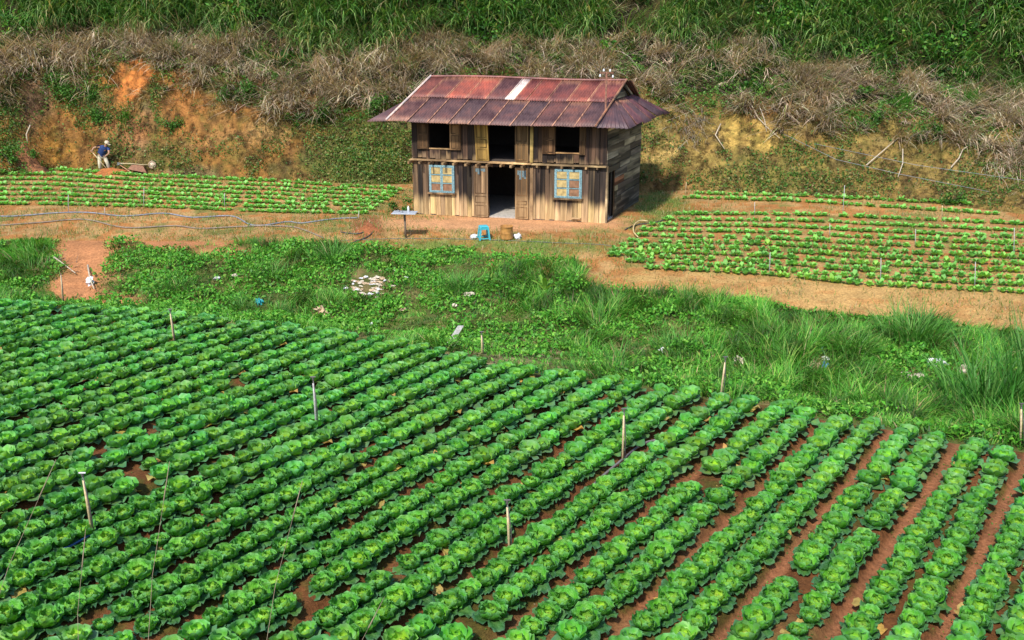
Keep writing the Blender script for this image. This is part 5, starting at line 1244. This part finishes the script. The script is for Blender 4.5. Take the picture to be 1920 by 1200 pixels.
for sy in (-1, 1):
    hnd = MB().tube([(.62, sy * .09, -.12), (.2, sy * .17, -.05), (-.4, sy * .26, -.01), (-.95, sy * .29, .06)], .02, 7).build('handle', M_bamboo, wb_, True)
    MB().tube([(-.85, sy * .287, .05), (-1.0, sy * .292, .068)], .025, 7).build('grip', M_grey, hnd, True)
    MB().tube([(-.25, sy * .22, -.03), (-.3, sy * .2, -.3), (-.15, sy * .2, -.3), (-.05, sy * .2, -.03)], .014, 6).build('leg', M_wbr, wb_, True)
wheel = MB(); R0 = .17
for k in range(20):
    a = 2 * math.pi * k / 20
    for j in range(8):
        b = 2 * math.pi * j / 8; wheel.v.append((.68 + (R0 + .045 * math.cos(b)) * math.cos(a), .045 * math.sin(b), -.12 + (R0 + .045 * math.cos(b)) * math.sin(a)))
for k in range(20):
    for j in range(8): wheel.f.append((k * 8 + j, k * 8 + (j + 1) % 8, ((k + 1) % 20) * 8 + (j + 1) % 8, ((k + 1) % 20) * 8 + j))
wo_ = empty('wheel', (0, 0, 0)); wo_.parent = wb_
wheel.build('tyre', simple_mat('dusty_tyre', (.34, .24, .16), .9), wo_, True)
rim = MB(); rim.lathe([(0, -.03), (.15, -.02), (.15, .02), (0, .03)], 18); o = rim.build('rim', M_cap, wo_, True); o.rotation_euler = (R(90), 0, 0); o.location = (.68, 0, -.12)

tp = ground(238, 323); hoe = empty('hoe', tp); tag(hoe, 'long hoe with wooden shaft lying between the person and the wheelbarrow', 'hoe')
h0 = near = ground(226, 322) + Vector((0, 0, .30)) - tp; h1 = ground(253, 328) + Vector((0, -.1, .04)) - tp
MB().tube([h0, h1], .02, 7).build('shaft', simple_mat('reddish_wood', (.50, .25, .13), .7), hoe, True)
MB().hexa([h0 + Vector(q) for q in ((-.10, -.08, .0), (.02, -.08, .02), (.02, .08, .02), (-.10, .08, .0), (-.10, -.08, .015), (.02, -.08, .035), (.02, .08, .035), (-.10, .08, .015))]).build('blade', M_grey, hoe)

# ------------------------------------------------------------------ dry stalks on the near slope that reach into the bottom of the view
M_stalk = simple_mat('dry_stalk', (.26, .20, .12), .85)
def near_at(px, py, t):
    dx, dy, dz = ray(px, py); return Vector((float(dx) * t, float(dy) * t, CAMH + float(dz) * t))
for k, (a, b, lab) in enumerate([((270, 1330), (312, 905), 'long thin dry grass stalk rising at lower left, right of the white-nozzle stake'), ((480, 1330), (557, 940), 'thin dry grass stalk rising left of the bottom centre'), ((-60, 1300), (88, 900), 'leftmost thin dry stalk crossing the cabbages'),
                    ((150, 1330), (157, 1030), 'short dry stalk near the bottom left corner'), ((640, 1330), (705, 1150), 'pale dry stalk end at the bottom, left of centre')]):
    p0 = near_at(*a, 5.2); p1 = near_at(*b, 5.6); g = p0 + (p0 - p1).normalized() * ((p0.z - (5.5 - p0.y) * 1.12) / max(.2, (p1 - p0).normalized().z) if p0.y < 5.5 else p0.z / (p1 - p0).normalized().z)
    md_ = p0.lerp(p1, .55) + Vector((-.02, 0, .03)); st_ = MB().tube([Vector((0, 0, 0)), p0 - g, md_ - g, p1 - g], .0022, 5, .001)
    head_ = [p1 - g, p1 - g + (p1 - md_).normalized() * .12]; o = st_.build('dry_stalk', M_stalk, None, True); o.location = g
    MB().tube([head_[0] - (p1 - md_).normalized() * .1, head_[0], head_[1]], .004, 5, .0015).build('seed_head', M_stalk, o, True); tag(o, lab, 'stalk', 'dry stalks on the near slope')
ng = near_at(15, 1290, 6.2); ng.z = max(0, (5.5 - ng.y) * 1.12); clump('grass_clump', 0, 0, 60, 1.5, .016, .12, G2, g2, 'dark blurred grass tuft in the bottom left corner', (0, .6), (.3, 1.2), pos=ng, group='near grass')
